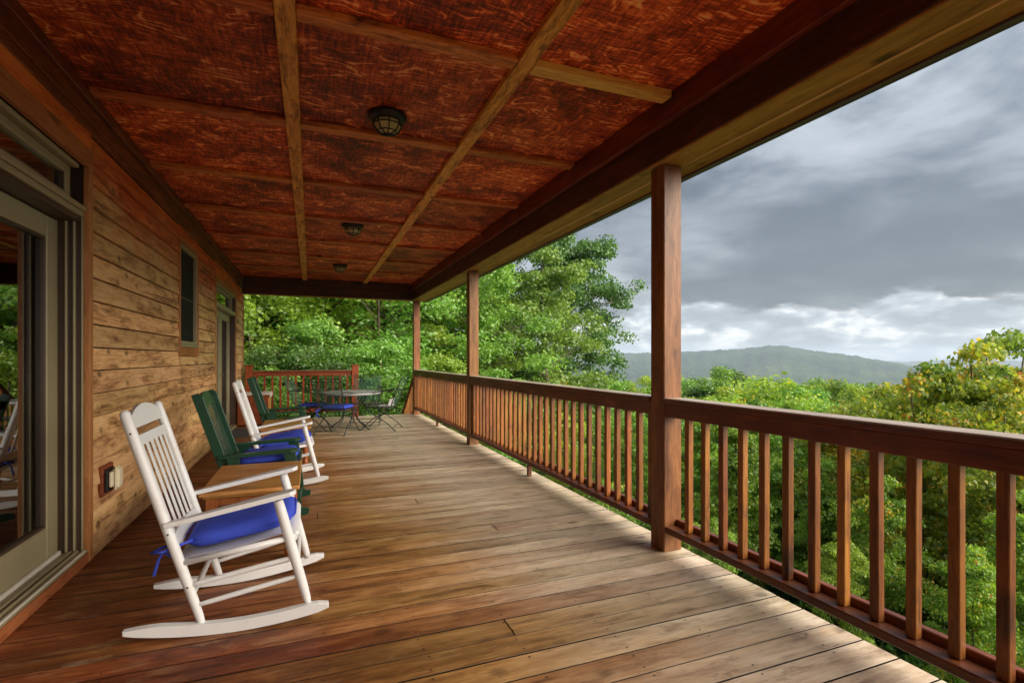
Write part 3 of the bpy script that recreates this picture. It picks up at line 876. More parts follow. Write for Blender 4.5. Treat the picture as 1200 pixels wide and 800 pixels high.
# end of the porch: newel posts and the cross railing
for x, lb in ((-1.135, 'red newel post against the house wall behind the storage box'), (0.875, 'red newel post behind the round patio table')):
    t = thing('newel_post', (x, 11.33, 0), lb, 'post', 'red newel posts of the end railing')
    MB().box((0, 0, 0.545), (0.135, 0.135, 1.088), None, 0.005).build('shaft', 'newel', t)
    c = MB()
    c.box((0, 0, 1.098), (0.165, 0.165, 0.018), None, 0.004)
    c.build('cap', 'newel', t)
t = thing('end_railing', (-0.13, 11.33, 0), 'short red railing across the far end of the porch behind the chairs', 'railing')
piece('rail_cap', t, -1.066, 0.806, 11.262, 11.400, 0.957, 0.992, 'rail_cap_x', 0.006)
piece('top_rail', t, -1.066, 0.806, 11.290, 11.326, 0.880, 0.956, 'rail_x', 0.004)
piece('bottom_rail', t, -1.066, 0.806, 11.285, 11.372, 0.128, 0.168, 'rail_x', 0.005)
piece('back_strip', t, -1.066, 0.806, 11.374, 11.408, 0.132, 0.205, 'rail_x', 0.004)
for q in range(13):
    x = -1.0 + q * 0.1435
    piece('baluster', t, x - 0.019, x + 0.019, 11.327, 11.365, 0.169, 0.955, 'newel', 0.003)

# stairs down from the far end
st = thing('stairs', (1.52, 11.6, -0.4), 'wooden stairs going down from the far end of the deck', 'stairs')
for q in range(7):
    z = -0.18 - 0.18 * q
    y = 11.52 + 0.27 * q
    piece('tread', st, 0.98, 2.06, y, y + 0.27, z - 0.038, z, 'deck', 0.004)
for x in (0.96, 2.07):
    sg = MB()
    sg.prism([(11.51, -0.05), (13.5, -1.36), (13.5, -1.60), (11.51, -0.33)], x - 0.018, x + 0.018, (0, 0, 0), (0, 1, 0), (0, 0, 1), (1, 0, 0))
    sg.build('stringer', 'rail', st, -wpos(st))
hr = thing('stair_handrail', (2.16, 11.5, 0.3), 'sloping red handrail of the stairs beside the far corner post', 'handrail')
b = MB()
b.bar((2.15, 11.42, 0.80), (2.15, 13.40, -0.50), 0.09, 0.038, 0.004)
b.build('rail', 'rail', hr, -wpos(hr))
b = MB()
b.bar((2.15, 11.42, 0.10), (2.15, 13.40, -1.20), 0.05, 0.038, 0.004)
b.build('rail', 'rail', hr, -wpos(hr))
for q in range(12):
    y = 11.55 + q * 0.15
    zt = 0.80 - (y - 11.42) * 0.6566
    piece('baluster', hr, 2.135, 2.165, y - 0.018, y + 0.018, zt - 0.70 , zt - 0.02, 'baluster', 0.003)
piece('foot_post', hr, 2.09, 2.21, 13.40, 13.52, -1.75, -0.35, 'newel', 0.004)


# ------------------------------------------------------------------ ground
def ground_z(x, y):
    x = np.asarray(x, float)
    y = np.asarray(y, float)
    t = np.maximum(0.0, x - 2.6 + 0.10 * np.maximum(0, y - 12) - 0.05 * np.maximum(0, -y))
    near = np.minimum(t, 70.0)
    far = np.maximum(t - 70.0, 0)
    z = -1.35 - 0.40 * near - 0.0007 * near ** 2 - 0.26 * np.minimum(far, 480.0)
    z = z - 0.03 * np.maximum(0, y - 13)
    z = z + 0.18 * np.sin(x * 0.7 + 1.3) * np.sin(y * 0.6) + 0.35 * np.sin(x * 0.17) * np.cos(y * 0.21 + 0.6)
    return np.minimum(z, -1.05 - 0.05 * np.maximum(0, x - 1))


def polar_sheet(name, mat, radii, n, zf):
    vs, fs = [], []
    a = np.linspace(0, 2 * math.pi, n, endpoint=False)
    vs.append((0.0, 0.0, float(zf(0.0, 0.0))))
    for r in radii:
        x, y = r * np.sin(a), r * np.cos(a)
        z = zf(x, y)
        vs += list(zip(x.tolist(), y.tolist(), z.tolist()))
    for k in range(n):
        fs.append((0, 1 + (k + 1) % n, 1 + k))
    for i in range(len(radii) - 1):
        o0, o1 = 1 + i * n, 1 + (i + 1) * n
        for k in range(n):
            fs.append((o0 + k, o0 + (k + 1) % n, o1 + (k + 1) % n, o1 + k))
    me = bpy.data.meshes.new(name)
    me.from_pydata(vs, [], fs)
    me.polygons.foreach_set('use_smooth', [True] * len(fs))
    me.materials.append(M[mat])
    return link(name, me)
radii = [1.2 * 1.085 ** i for i in range(113)]
radii = [r for r in radii if r < 11500] + [11500]
tag(polar_sheet('ground', 'ground', radii, 144, ground_z), kind='structure', label='wooded hillside falling away from the porch')


def ridge(name, label, az0, az1, d, prof, depth, base, seed, n=420, m=80, rough=1.0):
    """mountain: prof gives crest height above eye level by azimuth; slopes fall to both sides"""
    r = np.random.default_rng(seed)
    az = np.radians(np.linspace(az0, az1, n))
    crest = np.interp(np.degrees(az), [p[0] for p in prof], [p[1] for p in prof])
    ph = r.uniform(0, 6.28, 12)
    vs, fs = [], []
    for j in range(m):
        s = -1 + 2 * j / (m - 1)
        fall = np.abs(s) ** 1.15
        for i in range(n):
            a = az[i]
            spur = sum(math.sin(a * f + ph[q] + s * 1.6 * (1 + q % 3)) * w for q, (f, w) in enumerate(((38, 1), (61, .7), (97, .45), (160, .3), (260, .18), (410, .1))))
            rr = d + s * depth + spur * 40 * rough
            z = crest[i] * (1 - fall) + base * fall + spur * 17.0 * rough * min(1.0, abs(s) * 3) * (1 - abs(s)) + 1.25
            z += rough * (2.6 * math.sin(a * 700 + j * 1.3 + ph[6]) + 2.2 * math.sin(a * 1130 + j * 2.1 + ph[7]) + 1.8 * math.sin(a * 1700 - j * 1.7 + ph[8])) * 0.8
            z += rough * 4.0 * math.sin(a * 150 + ph[9]) * math.sin(a * 90 + ph[10])
            vs.append((rr * math.sin(a), rr * math.cos(a), z))
    for j in range(m - 1):
        for i in range(n - 1):
            q = j * n + i
            fs.append((q, q + 1, q + n + 1, q + n))
    me = bpy.data.meshes.new(name)
    me.from_pydata(vs, [], fs)
    me.polygons.foreach_set('use_smooth', [True] * len(fs))
    me.materials.append(M['hill'])
    return tag(link(name, me), kind='structure', label=label)
ridge('mountain', 'broad wooded mountain fading in the haze', 6, 78, 3600,
      [(6, -10), (18, 14), (26, 32), (30, 38), (33, 33), (36, 34), (40, 43), (43, 48), (45, 55), (46.5, 67), (48, 77), (49.5, 73), (51, 54), (53, 36), (55, 14), (57, -14), (60, -50), (64, -95), (78, -150)], 1500, -190, 3)
ridge('far_ridge', 'pale blue far ridge low behind the mountain', 44, 84, 8200,
      [(44, 20), (50, 20), (53, -30), (54.5, -40), (56, -48), (57.5, -38), (59, -55), (62, -20), (66, -40), (84, -60)], 2200, -230, 8, 300, 50, 1.5)


# ------------------------------------------------------------------ trees
MAPLE = ([(0, 0), (0.30, 0.10), (0.52, 0.02), (0.42, 0.26), (0.58, 0.52), (0.26, 0.52), (0.0, 1.0), (-0.26, 0.52), (-0.58, 0.52), (-0.42, 0.26), (-0.52, 0.02), (-0.30, 0.10), (0, 0.36)],
         [(12, i, (i + 1) % 12) for i in range(12)])
OVAL = ([(0, 0), (0.30, 0.42), (0, 1.0), (-0.30, 0.42), (0, 0.45)], [(4, 0, 1), (4, 1, 2), (4, 2, 3), (4, 3, 0)])
KITE = ([(0, 0), (0.36, 0.50), (0, 1.0), (-0.36, 0.50)], [(0, 1, 2), (0, 2, 3)])


def leaf_cloud(name, mat, C, rad, flat, per, size, shape, seed, updir=0.55):
    """C: clump centres (n,3); rad (n,); per: leaves in each; -> one crown mesh of separate leaves"""
    r = np.random.default_rng(seed)
    n = len(C)
    idx = np.repeat(np.arange(n), per)
    N = len(idx)
    p = r.normal(size=(N, 3))
    p /= np.linalg.norm(p, axis=1)[:, None]
    p *= (r.uniform(0, 1, N) ** 0.45)[:, None]
    p[:, 2] *= flat
    # droop towards the rim of each spray
    p[:, 2] -= 0.25 * (p[:, 0] ** 2 + p[:, 1] ** 2)
    pos = C[idx] + p * rad[idx][:, None]
    base = np.array([(x, y, 0.0) for x, y in shape[0]])
    base[:, 2] = -0.30 * np.abs(base[:, 0]) - 0.22 * (base[:, 1]) ** 2
    yaw = r.uniform(0, 2 * math.pi, N)
    nrm = r.normal(size=(N, 3)) * 0.55
    nrm[:, 2] += updir
    outv = p.copy()
    nrm += outv * 0.8
    nrm /= np.linalg.norm(nrm, axis=1)[:, None]
    t = np.stack([np.cos(yaw), np.sin(yaw), np.zeros(N)], 1)
    t -= nrm * np.sum(t * nrm, 1)[:, None]
    t /= np.linalg.norm(t, axis=1)[:, None]
    b = np.cross(nrm, t)
    sz = size * r.uniform(0.65, 1.3, N)
    V = (pos[:, None, :] + (base[None, :, 0, None] * b[:, None, :] + base[None, :, 1, None] * t[:, None, :] + base[None, :, 2, None] * nrm[:, None, :]) * sz[:, None, None])
    k = len(base)
    F = np.array(shape[1])
    nf = len(F)
    faces = (F[None] + (np.arange(N) * k)[:, None, None]).reshape(-1, 3)
    me = bpy.data.meshes.new(name)
    me.vertices.add(N * k)
    me.vertices.foreach_set('co', V.reshape(-1).astype(np.float32))
    me.loops.add(len(faces) * 3)
    me.loops.foreach_set('vertex_index', faces.reshape(-1).astype(np.int32))
    me.polygons.add(len(faces))
    me.polygons.foreach_set('loop_start', (np.arange(len(faces)) * 3).astype(np.int32))
    me.polygons.foreach_set('loop_total', np.full(len(faces), 3, np.int32))
    me.update(calc_edges=True)
    me.materials.append(M[mat])
    return me


def tree_proto(seed, H, crown_r, base_f, limbs, subs, per, leaf, shape, mats, trunk_r, profile, flat=0.45, clump=0.75, lean=0.0):
    """returns (trunk mesh, branches mesh, {leaf material: crown mesh})"""
    r = random.Random(seed)
    tk, br = MB(), MB()
    pts, rad = [], []
    ax, ay = r.uniform(0, 6.28), r.uniform(0, 6.28)
    def axis(f):
        return Vector((math.sin(f * 3.1 + ax) * 0.035 * H * f + lean * H * f, math.sin(f * 2.6 + ay) * 0.035 * H * f, f * H))
    for i in range(11):
        f = i / 10 * 0.94
        pts.append(axis(f))
        rad.append(trunk_r * (1.35 if i == 0 else 1.0) * (1 - f) ** 0.8 + 0.008)
    pts[0].z -= 0.5
    tk.tube(pts, rad, 9)
    C, RD = [], []
    for i in range(limbs):
        f = base_f + (0.97 - base_f) * ((i + r.random()) / limbs) ** 0.9
        q = (f - base_f) / (1 - base_f)
        reach = crown_r * profile(q) * r.uniform(0.7, 1.12)
        a = i * 2.399 + r.uniform(-0.5, 0.5)
        p0 = axis(min(f, 0.93) * (0.90 if f > 0.3 else 0.96))
        rise = reach * r.uniform(0.18, 0.55) * (0.4 + 0.9 * q)
        d = Vector((math.cos(a), math.sin(a), 0))
        p3 = p0 + d * reach + Vector((0, 0, rise))
        p1 = p0 + d * reach * 0.35 + Vector((0, 0, rise * 0.65))
        p2 = p0 + d * reach * 0.70 + Vector((r.uniform(-.1, .1) * reach, r.uniform(-.1, .1) * reach, rise * 0.95))
        lr = max(0.010, trunk_r * (1 - f) ** 0.7 * 0.42)
        br.tube([p0, p1, p2, p3], [lr, lr * 0.7, lr * 0.45, lr * 0.18], 6)
        for s in range(subs):
            w = 0.25 + 0.75 * (s + r.random()) / subs
            m = p0.lerp(p1, w / 0.35) if w < 0.35 else p1.lerp(p2, (w - 0.35) / 0.35) if w < 0.7 else p2.lerp(p3, (w - 0.7) / 0.3)
            e = m + Vector((r.uniform(-1, 1), r.uniform(-1, 1), r.uniform(-0.25, 0.75))) * reach * 0.32
            br.tube([m, m.lerp(e, 0.5) + Vector((0, 0, 0.04)), e], [lr * 0.35, lr * 0.22, lr * 0.1 + 0.003], 5)
            C.append(e)
            RD.append(clump * r.uniform(0.6, 1.25) * (0.55 + 0.45 * reach / crown_r))
        C.append(p3)
        RD.append(clump * r.uniform(0.6, 1.2) * (0.55 + 0.45 * reach / crown_r))
    topc = axis(0.97)
    for s in range(3):
        C.append(topc + Vector((r.uniform(-.4, .4), r.uniform(-.4, .4), r.uniform(-.3, .3))) * clump)
        RD.append(clump * 0.8)
    C = np.array([tuple(c) for c in C])
    RD = np.array(RD)
    crowns = {}
    first = None
    for m_ in mats:
        if first is None:
            first = leaf_cloud('crown', m_, C, RD, flat, per, leaf, shape, seed + 5)
            crowns[m_] = first
        else:
            c2 = first.copy()
            c2.materials.clear()
            c2.materials.append(M[m_])
            crowns[m_] = c2
    tm, bmh = tk.mesh('trunk', None), br.mesh('branches', None)
    return tm, bmh, crowns, H


round_p = lambda q: (math.sin(math.pi * min(1, 0.18 + 0.80 * q)) ** 0.65)
cone_p = lambda q: max(0.34, (1 - q) ** 0.75) * (0.75 + 0.25 * min(1, q * 5))
umb_p = lambda q: 0.55 + 0.45 * math.sin(math.pi * min(1, q * 0.95))
ALL = ['leaf_dark', 'leaf_mid', 'leaf_lime', 'leaf_turn', 'leaf_gold']
PR = {}
PR['wood1'] = tree_proto(21, 13.0, 3.6, 0.22, 26, 4, 170, 0.175, KITE, ALL, 0.17, round_p, 0.42, 1.05)
PR['wood2'] = tree_proto(22, 13.0, 3.1, 0.14, 28, 4, 165, 0.17, KITE, ALL, 0.15, umb_p, 0.40, 0.95)
PR['wood3'] = tree_proto(23, 13.0, 4.0, 0.30, 24, 5, 150, 0.17, KITE, ALL, 0.19, round_p, 0.40, 1.05)
PR['wood4'] = tree_proto(24, 13.0, 2.8, 0.10, 30, 4, 150, 0.165, KITE, ALL, 0.14, cone_p, 0.42, 0.95)
PR['maple1'] = tree_proto(31, 6.5, 1.75, 0.16, 26, 5, 105, 0.088, MAPLE, ALL, 0.055, round_p, 0.38, 0.55)
PR['maple2'] = tree_proto(32, 6.5, 1.55, 0.10, 26, 5, 100, 0.085, MAPLE, ALL, 0.048, umb_p, 0.36, 0.50)
PR['maple3'] = tree_proto(33, 6.5, 1.45, 0.22, 22, 5, 100, 0.085, MAPLE, ALL, 0.045, cone_p, 0.36, 0.52)
PR['shrub1'] = tree_proto(41, 3.0, 1.35, 0.05, 18, 4, 90, 0.085, OVAL, ALL, 0.03, round_p, 0.5, 0.42)
PR['shrub2'] = tree_proto(42, 3.0, 1.15, 0.05, 18, 4, 90, 0.080, OVAL, ALL, 0.026, umb_p, 0.5, 0.40)
PR['oak'] = tree_proto(57, 15.0, 4.5, 0.36, 34, 6, 150, 0.19, KITE, ['leaf_dark', 'leaf_mid'], 0.24, round_p, 0.40, 1.10)
for k_, (tm, bmh, cr, H) in PR.items():
    for q in (tm, bmh):
        q.materials.append(M['bark'])


def tree(name, proto, x, y, h, leafmat, label, group, rz, cat='tree', bark=None, sxy=None):
    tm, bmh, cr, H = PR[proto]
    z = float(ground_z(x, y))
    t = thing(name, (x, y, z), label, cat, group, None, rz)
    s = h / H
    sx = s if sxy is None else s * sxy
    for nm_, me in (('trunk', tm), ('branches', bmh), ('crown', cr[leafmat])):
        o = link(nm_, me, t)
        o.scale = (sx, sx, s)
        if bark and nm_ != 'crown':
            o.material_slots[0].link = 'OBJECT'
            o.material_slots[0].material = M[bark]
    return t


tr_ = random.Random(5)
taken = []
def free(x, y, d):
    for (a, b, e) in taken:
        if (a - x) ** 2 + (b - y) ** 2 < (0.5 * (d + e)) ** 2:
            return False
    taken.append((x, y, d))
    return True


# --- single trees that stand out
tree('oak_tree', 'oak', 13.9, 27.2, 16.2, 'leaf_dark', 'tall spreading oak standing above the wood beside the middle porch post', None, 0.6, bark='bark_pale', sxy=0.72)
taken.append((13.9, 27.2, 6))
tree('tree', 'wood3', 10.4, 21.5, 11.4, 'leaf_mid', 'bright green tree left of the tall oak behind the middle post', None, 2.0)
taken.append((10.4, 21.5, 4))
tree('tree', 'wood1', 6.1, 19.0, 9.4, 'leaf_mid', 'leafy green tree just right of the far corner post', None, 4.0)
taken.append((6.1, 19.0, 4))
tree('tree', 'wood2', 9.9, 28.0, 14.0, 'leaf_dark', 'dark green tree close behind the left side of the tall oak', None, 1.1)
taken.append((9.9, 28.0, 4))
for (x, y, h, pr, lb) in ((28.5, 30.5, 14.6, 'wood1', 'rounded green tree rising beside the nearest post, left of the pair'),
                          (31.6, 31.4, 15.6, 'wood3', 'rounded dark green tree rising just right of the nearest post')):
    tree('tree', pr, x, y, h, 'leaf_mid' if pr == 'wood1' else 'leaf_dark', lb, None, x)
    taken.append((x, y, 4))
# tall turning maples at the right edge of the view
for (x, y, top, pr, lm, lb) in ((9.9, 5.75, 0.95, 'maple2', 'leaf_gold', 'yellowing maple, first to rise above the rail right of the round treetops'),
                                (10.6, 5.35, 1.50, 'maple1', 'leaf_gold', 'tallest golden maple crown above the railing toward the right edge'),
                                (12.6, 6.9, 1.15, 'maple2', 'leaf_turn', 'green and orange maple behind the first yellowing maple'),
                                (12.0, 5.2, 1.70, 'maple1', 'leaf_turn', 'turning maple crown beside the tallest golden maple'),
                                (13.4, 6.3, 1.70, 'maple2', 'leaf_gold', 'golden maple behind the turning crown at the right edge'),
                                (13.6, 4.2, 1.75, 'maple1', 'leaf_turn', 'turning maple at the far right edge of the view'),
                                (9.3, 4.2, 0.75, 'maple2', 'leaf_gold', 'low golden maple just above the rail at the far right'),
                                (7.9, 3.3, -0.35, 'maple1', 'leaf_lime', 'low yellow-green maple right behind the nearest balusters')):
    tree('maple_tree', pr, x, y, top - float(ground_z(x, y)), lm, lb, None, x * 1.7, sxy=0.85)
    taken.append((x, y, 1.4))

# --- wood beyond the end of the porch
def scatter(n, box, sep, make, tries=60):
    made = 0
    for _ in range(n * tries):
        if made >= n:
            break
        x, y = tr_.uniform(box[0], box[1]), tr_.uniform(box[2], box[3])
        if free(x, y, sep):
            if make(x, y, made) is False:
                taken.pop()
                continue
            made += 1
    return made

def wood_tree(x, y, i):
    pr = ('wood1', 'wood2', 'wood3', 'wood4')[i % 4]
    lm = ('leaf_mid', 'leaf_mid', 'leaf_dark', 'leaf_lime')[(i * 7 // 3) % 4]
    h = tr_.uniform(9.5, 14.0) if y < 30 else tr_.uniform(12, 17)
    tree('tree', pr, x, y, h, lm, {'leaf_mid': 'fresh green', 'leaf_dark': 'deep green', 'leaf_lime': 'yellow-green'}[lm] + (' pale-trunked' if i % 3 == 0 else ' brown-trunked') + ' tree in the dense wood beyond the far end of the porch', 'trees of the wood beyond the porch end', tr_.uniform(0, 6.28), bark='bark_pale' if i % 3 == 0 else None)
scatter(40, (-15, 5.0, 19.5, 44), 3.0, wood_tree)
def wood_tree_low(x, y, i):
    a = math.degrees(math.atan2(x, y))
    if a > 27 or a < 8:
        return False
    pr = ('wood1', 'wood2', 'wood4')[i % 3]
    zt = 1.25 + (a < 18) * 3.2 + tr_.uniform(-0.5, 1.8)
    tree('tree', pr, x, y, max(5.0, zt - float(ground_z(x, y))), ('leaf_mid', 'leaf_lime', 'leaf_dark')[i % 3], ('fresh green', 'yellow-green', 'deep green')[i % 3] + ' lower tree between the corner post and the tall oak', 'lower trees between the corner post and the oak', tr_.uniform(0, 6.28))
scatter(16, (3.5, 16, 17, 38), 2.6, wood_tree_low)

# undergrowth at the porch end
def shrub(x, y, i):
    pr = ('shrub1', 'shrub2')[i % 2]
    lm = ('leaf_mid', 'leaf_dark', 'leaf_lime')[i % 3]
    tree('shrub', pr, x, y, tr_.uniform(1.9, 3.6), lm, {'leaf_mid': 'fresh green', 'leaf_dark': 'deep green', 'leaf_lime': 'yellow-green'}[lm] + ' leafy shrub growing beyond the end railing', 'shrubs beyond the end railing', tr_.uniform(0, 6.28), cat='shrub')
scatter(30, (-5.5, 7.0, 14.2, 20.5), 1.35, shrub)
def tall_shrub(x, y, i):
    pr = ('shrub1', 'shrub2')[i % 2]
    lm = ('leaf_mid', 'leaf_lime', 'leaf_mid')[i % 3]
    tree('understorey_tree', pr, x, y, tr_.uniform(4.2, 8.5), lm, {'leaf_mid': 'fresh green', 'leaf_lime': 'yellow-green'}[lm] + ' small bushy tree among the trunks beyond the end railing', 'small bushy trees among the trunks', tr_.uniform(0, 6.28))
scatter(48, (-9, 5.5, 16.5, 28), 1.15, tall_shrub)

for (x, y, h, pr, lm, lb) in ((-3.5, 16.6, 5.3, 'shrub1', 'leaf_mid', 'leafy understorey tree beside the house corner beyond the end railing'),
                              (-1.7, 17.5, 5.0, 'shrub2', 'leaf_lime', 'pale yellow-green understorey tree above the left part of the end railing'),
                              (0.2, 16.4, 4.0, 'shrub1', 'leaf_mid', 'leafy understorey tree above the middle of the end railing'),
                              (2.0, 17.6, 6.0, 'shrub2', 'leaf_mid', 'leafy understorey tree above the right newel post')):
    tree('understorey_tree', pr, x, y, h, lm, lb, None, x * 2.1)

# --- slope on the right: saplings near the deck, larger trees farther down
def sapling(x, y, i):
    d = math.hypot(x, y)
    a = math.degrees(math.atan2(x, y))
    if a < 24 or d < 5.2:
        return False
    pr = ('maple1', 'maple2', 'maple3', 'shrub1')[i % 4]
    top = tr_.uniform(-2.3, -0.55) - max(0, 8 - d) * 0.12
    if d > 9.5:
        top = tr_.uniform(-1.0, 0.45)
    if a > 56 and 9 < d:
        top += 0.55
    lm = ('leaf_mid', 'leaf_turn', 'leaf_lime', 'leaf_mid', 'leaf_turn', 'leaf_lime')[i % 6]
    if a > 54 and i % 3 == 0:
        lm = 'leaf_gold'
    h = top - float(ground_z(x, y))
    if h < 1.2:
        return False
    tree('sapling', pr, x, y, h, lm, {'leaf_mid': 'fresh green', 'leaf_dark': 'deep green', 'leaf_lime': 'yellow-green', 'leaf_turn': 'green and orange', 'leaf_gold': 'golden'}[lm] + (' pale-stemmed' if i % 2 else ' brown-stemmed') + ' young tree on the slope below the open side of the porch', 'young trees on the slope below the porch', tr_.uniform(0, 6.28), bark='bark_pale' if i % 2 else None)
for q, (x, y, top, pr, lm) in enumerate(((6.2, 4.5, -0.95, 'maple2', 'leaf_lime'), (6.7, 3.3, -0.80, 'maple1', 'leaf_turn'), (5.7, 2.3, -1.25, 'maple2', 'leaf_lime'),
                                     (7.6, 4.9, -0.45, 'maple1', 'leaf_turn'), (7.0, 2.0, -0.85, 'maple2', 'leaf_gold'), (5.4, 3.6, -1.65, 'maple3', 'leaf_lime'))):
    tree('sapling', pr, x, y, top - float(ground_z(x, y)), lm, {'leaf_lime': 'bright yellow-green', 'leaf_turn': 'green and orange', 'leaf_gold': 'golden'}[lm] + ' sapling close below the nearest railing section',
         'saplings close below the nearest railing', q * 1.3, sxy=0.8)
    taken.append((x, y, 1.0))
scatter(72, (4.4, 18, -5.0, 20), 1.45, sapling)

def slope_tree(x, y, i):
    d = math.hypot(x, y)
    a = math.degrees(math.atan2(x, y))
    if a < 26 or a > 96 or d < 16:
        return False
    pr = ('wood1', 'wood2', 'wood3', 'wood4')[i % 4]
    lim = 0.30 if a < 44 else -0.35
    if d < 30:
        lim -= 0.25
    top = tr_.uniform(-1.9, lim) - 0.012 * max(0, d - 25)
    if a > 57 and d < 34:
        top = tr_.uniform(-0.4, 1.5)
    lm = ('leaf_lime', 'leaf_mid', 'leaf_lime', 'leaf_turn', 'leaf_mid')[i % 5]
    tree('tree', pr, x, y, top - float(ground_z(x, y)), lm, {'leaf_mid': 'fresh green', 'leaf_lime': 'yellow-green', 'leaf_turn': 'green and orange'}[lm] + (' pointed' if pr == 'wood4' else ' rounded') + ' tree in the canopy of the slope below the porch', 'trees of the slope below the porch', tr_.uniform(0, 6.28))
scatter(92, (11, 62, -12, 62), 3.6, slope_tree)
# the wooded valley further down
def far_canopy():
    r = np.random.default_rng(9)
    C, RD = [], []
    for _ in range(2600):
        a = math.radians(r.uniform(18, 86))
        d = 62 + 420 * r.uniform(0, 1) ** 1.6
        x, y = d * math.sin(a), d * math.cos(a)
        z = float(ground_z(x, y))
        hgt = r.uniform(10, 15)
        for q in range(3):
            C.append((x + r.normal() * 1.6, y + r.normal() * 1.6, z + hgt * (0.75 + 0.2 * r.uniform())))
            RD.append(r.uniform(2.0, 3.2))
    me = leaf_cloud('forest', 'leaf_mid', np.array(C), np.array(RD), 0.7, 26, 1.15, KITE, 77)
    return tag(link('forest', me), kind='stuff', label='far treetops of the wooded valley', )
far_canopy()

# bare twiggy tree
def bare_tree(x, y, h):
    t = thing('bare_tree', (x, y, float(ground_z(x, y))), 'bare twiggy grey tree beside the tall oak with a few orange leaves', 'tree')
    r = random.Random(3)
    tk = MB()
    P = [Vector((0.25 * math.sin(i * 0.8), 0.2 * math.cos(i * 0.7), h * 0.62 * i / 6)) for i in range(7)]
    tk.tube(P, [0.10, 0.09, 0.08, 0.07, 0.06, 0.045, 0.03], 7)
    tk.build('trunk', 'bark_pale', t)
    br = MB()
    tips = []
    for i in range(12):
        s = P[3 + i % 4]
        a = r.uniform(0, 6.28)
        L = r.uniform(1.2, 3.0)
        d = Vector((math.cos(a), math.sin(a), r.uniform(0.5, 1.4))).normalized()
        e = s + d * L
        br.tube([s, s.lerp(e, 0.5) + Vector((r.uniform(-.1, .1), r.uniform(-.1, .1), 0.1)), e], [0.030, 0.020, 0.008], 5)
        for k in range(4):
            m = s.lerp(e, r.uniform(0.4, 0.95))
            f = m + (d + Vector((r.uniform(-1, 1), r.uniform(-1, 1), r.uniform(-.3, .6)))).normalized() * r.uniform(0.4, 1.1)
            br.tube([m, f], [0.012, 0.004], 4)
            tips.append(f)
    br.build('branches', 'bark_pale', t)
    me = leaf_cloud('crown', 'leaf_gold', np.array([tuple(p) for p in tips[::3]]), np.full(len(tips[::3]), 0.3), 0.6, 5, 0.16, KITE, 4)
    link('crown', me, t)
bare_tree(20.6, 29.8, 11.6)

# ferns and low leaves on the floor of the near wood
def undergrowth():
    r = np.random.default_rng(12)
    C = []
    while len(C) < 1500:
        x, y = r.uniform(2.9, 17), r.uniform(-6, 24)
        if r.uniform() < 0.35:
            x, y = r.uniform(-7, 6), r.uniform(12.6, 24)
        if x < 2.9 and y < 13.6:
            continue
        C.append((x, y, float(ground_z(x, y)) + r.uniform(0.1, 0.55)))
    me = leaf_cloud('undergrowth', 'fern', np.array(C), r.uniform(0.25, 0.6, len(C)), 0.55, 40, 0.12, OVAL, 15)
    tag(link('undergrowth', me), kind='stuff', label='low green undergrowth on the forest floor')
undergrowth()

# ------------------------------------------------------------------ haze
def haze():
    b = MB()
    b.box((0, 0, (-420 + 160) / 2), (23600, 23600, 580))
    m, k = new_mat('thin_blue_air')
    v = k.n('ShaderNodeVolumePrincipled', Color=(0.70, 0.84, 1.0, 1), Density=0.00014, Anisotropy=0.0)
    o = k.n('ShaderNodeOutputMaterial')
    k.link(v.outputs[0], o.inputs['Volume'])
    me = b.mesh('haze', None)
    me.materials.append(m)
    tag(link('haze', me), kind='stuff', label='thin haze over the valley')
haze()


# ------------------------------------------------------------------ rocking chairs
def superpillow(L, W, H, nx=22, ny=20, corner=5.0, puff=0.42, seed=0):
    r = random.Random(seed)
    b = MB()
    top, bot = [], []
    ph = [r.uniform(0, 6.28) for _ in range(6)]
    for i in range(nx + 1):
        u = -1 + 2 * i / nx
        rt, rb = [], []
        for j in range(ny + 1):
            v = -1 + 2 * j / ny
            # square with rounded corners
            k = (abs(u) ** corner + abs(v) ** corner) ** (1 / corner)
            m = max(abs(u), abs(v))
            s = (m / k) if k > 1e-6 else 1
            x, y = u * s * L / 2, v * s * W / 2
            e = max(0.0, 1 - m ** 3.2) ** puff
            wob = 1 + 0.09 * math.sin(4.1 * u + ph[0]) * math.sin(3.3 * v + ph[1]) + 0.035 * math.sin(9 * u + ph[2] + 5 * v) + 0.025 * math.sin(17 * v + ph[3] + 4 * u) * m
            rt.append(b.bm.verts.new((x, y, H * 0.56 * e * wob)))
            rb.append(b.bm.verts.new((x, y, -H * 0.44 * e)) if m < 0.9999 else rt[-1])
        top.append(rt)
        bot.append(rb)
    for i in range(nx):
        for j in range(ny):
            for g, fl in ((top, False), (bot, True)):
                q = [g[i][j], g[i + 1][j], g[i + 1][j + 1], g[i][j + 1]]
                if fl:
                    q.reverse()
                q = [x for n, x in enumerate(q) if x not in q[:n]]
                if len(q) > 2:
                    try:
                        f = b.bm.faces.new(q)
                        f.smooth = True
                    except ValueError:
                        pass
    return b


def lerp(a, b, t):
    return tuple(x + (y - x) * t for x, y in zip(a, b))


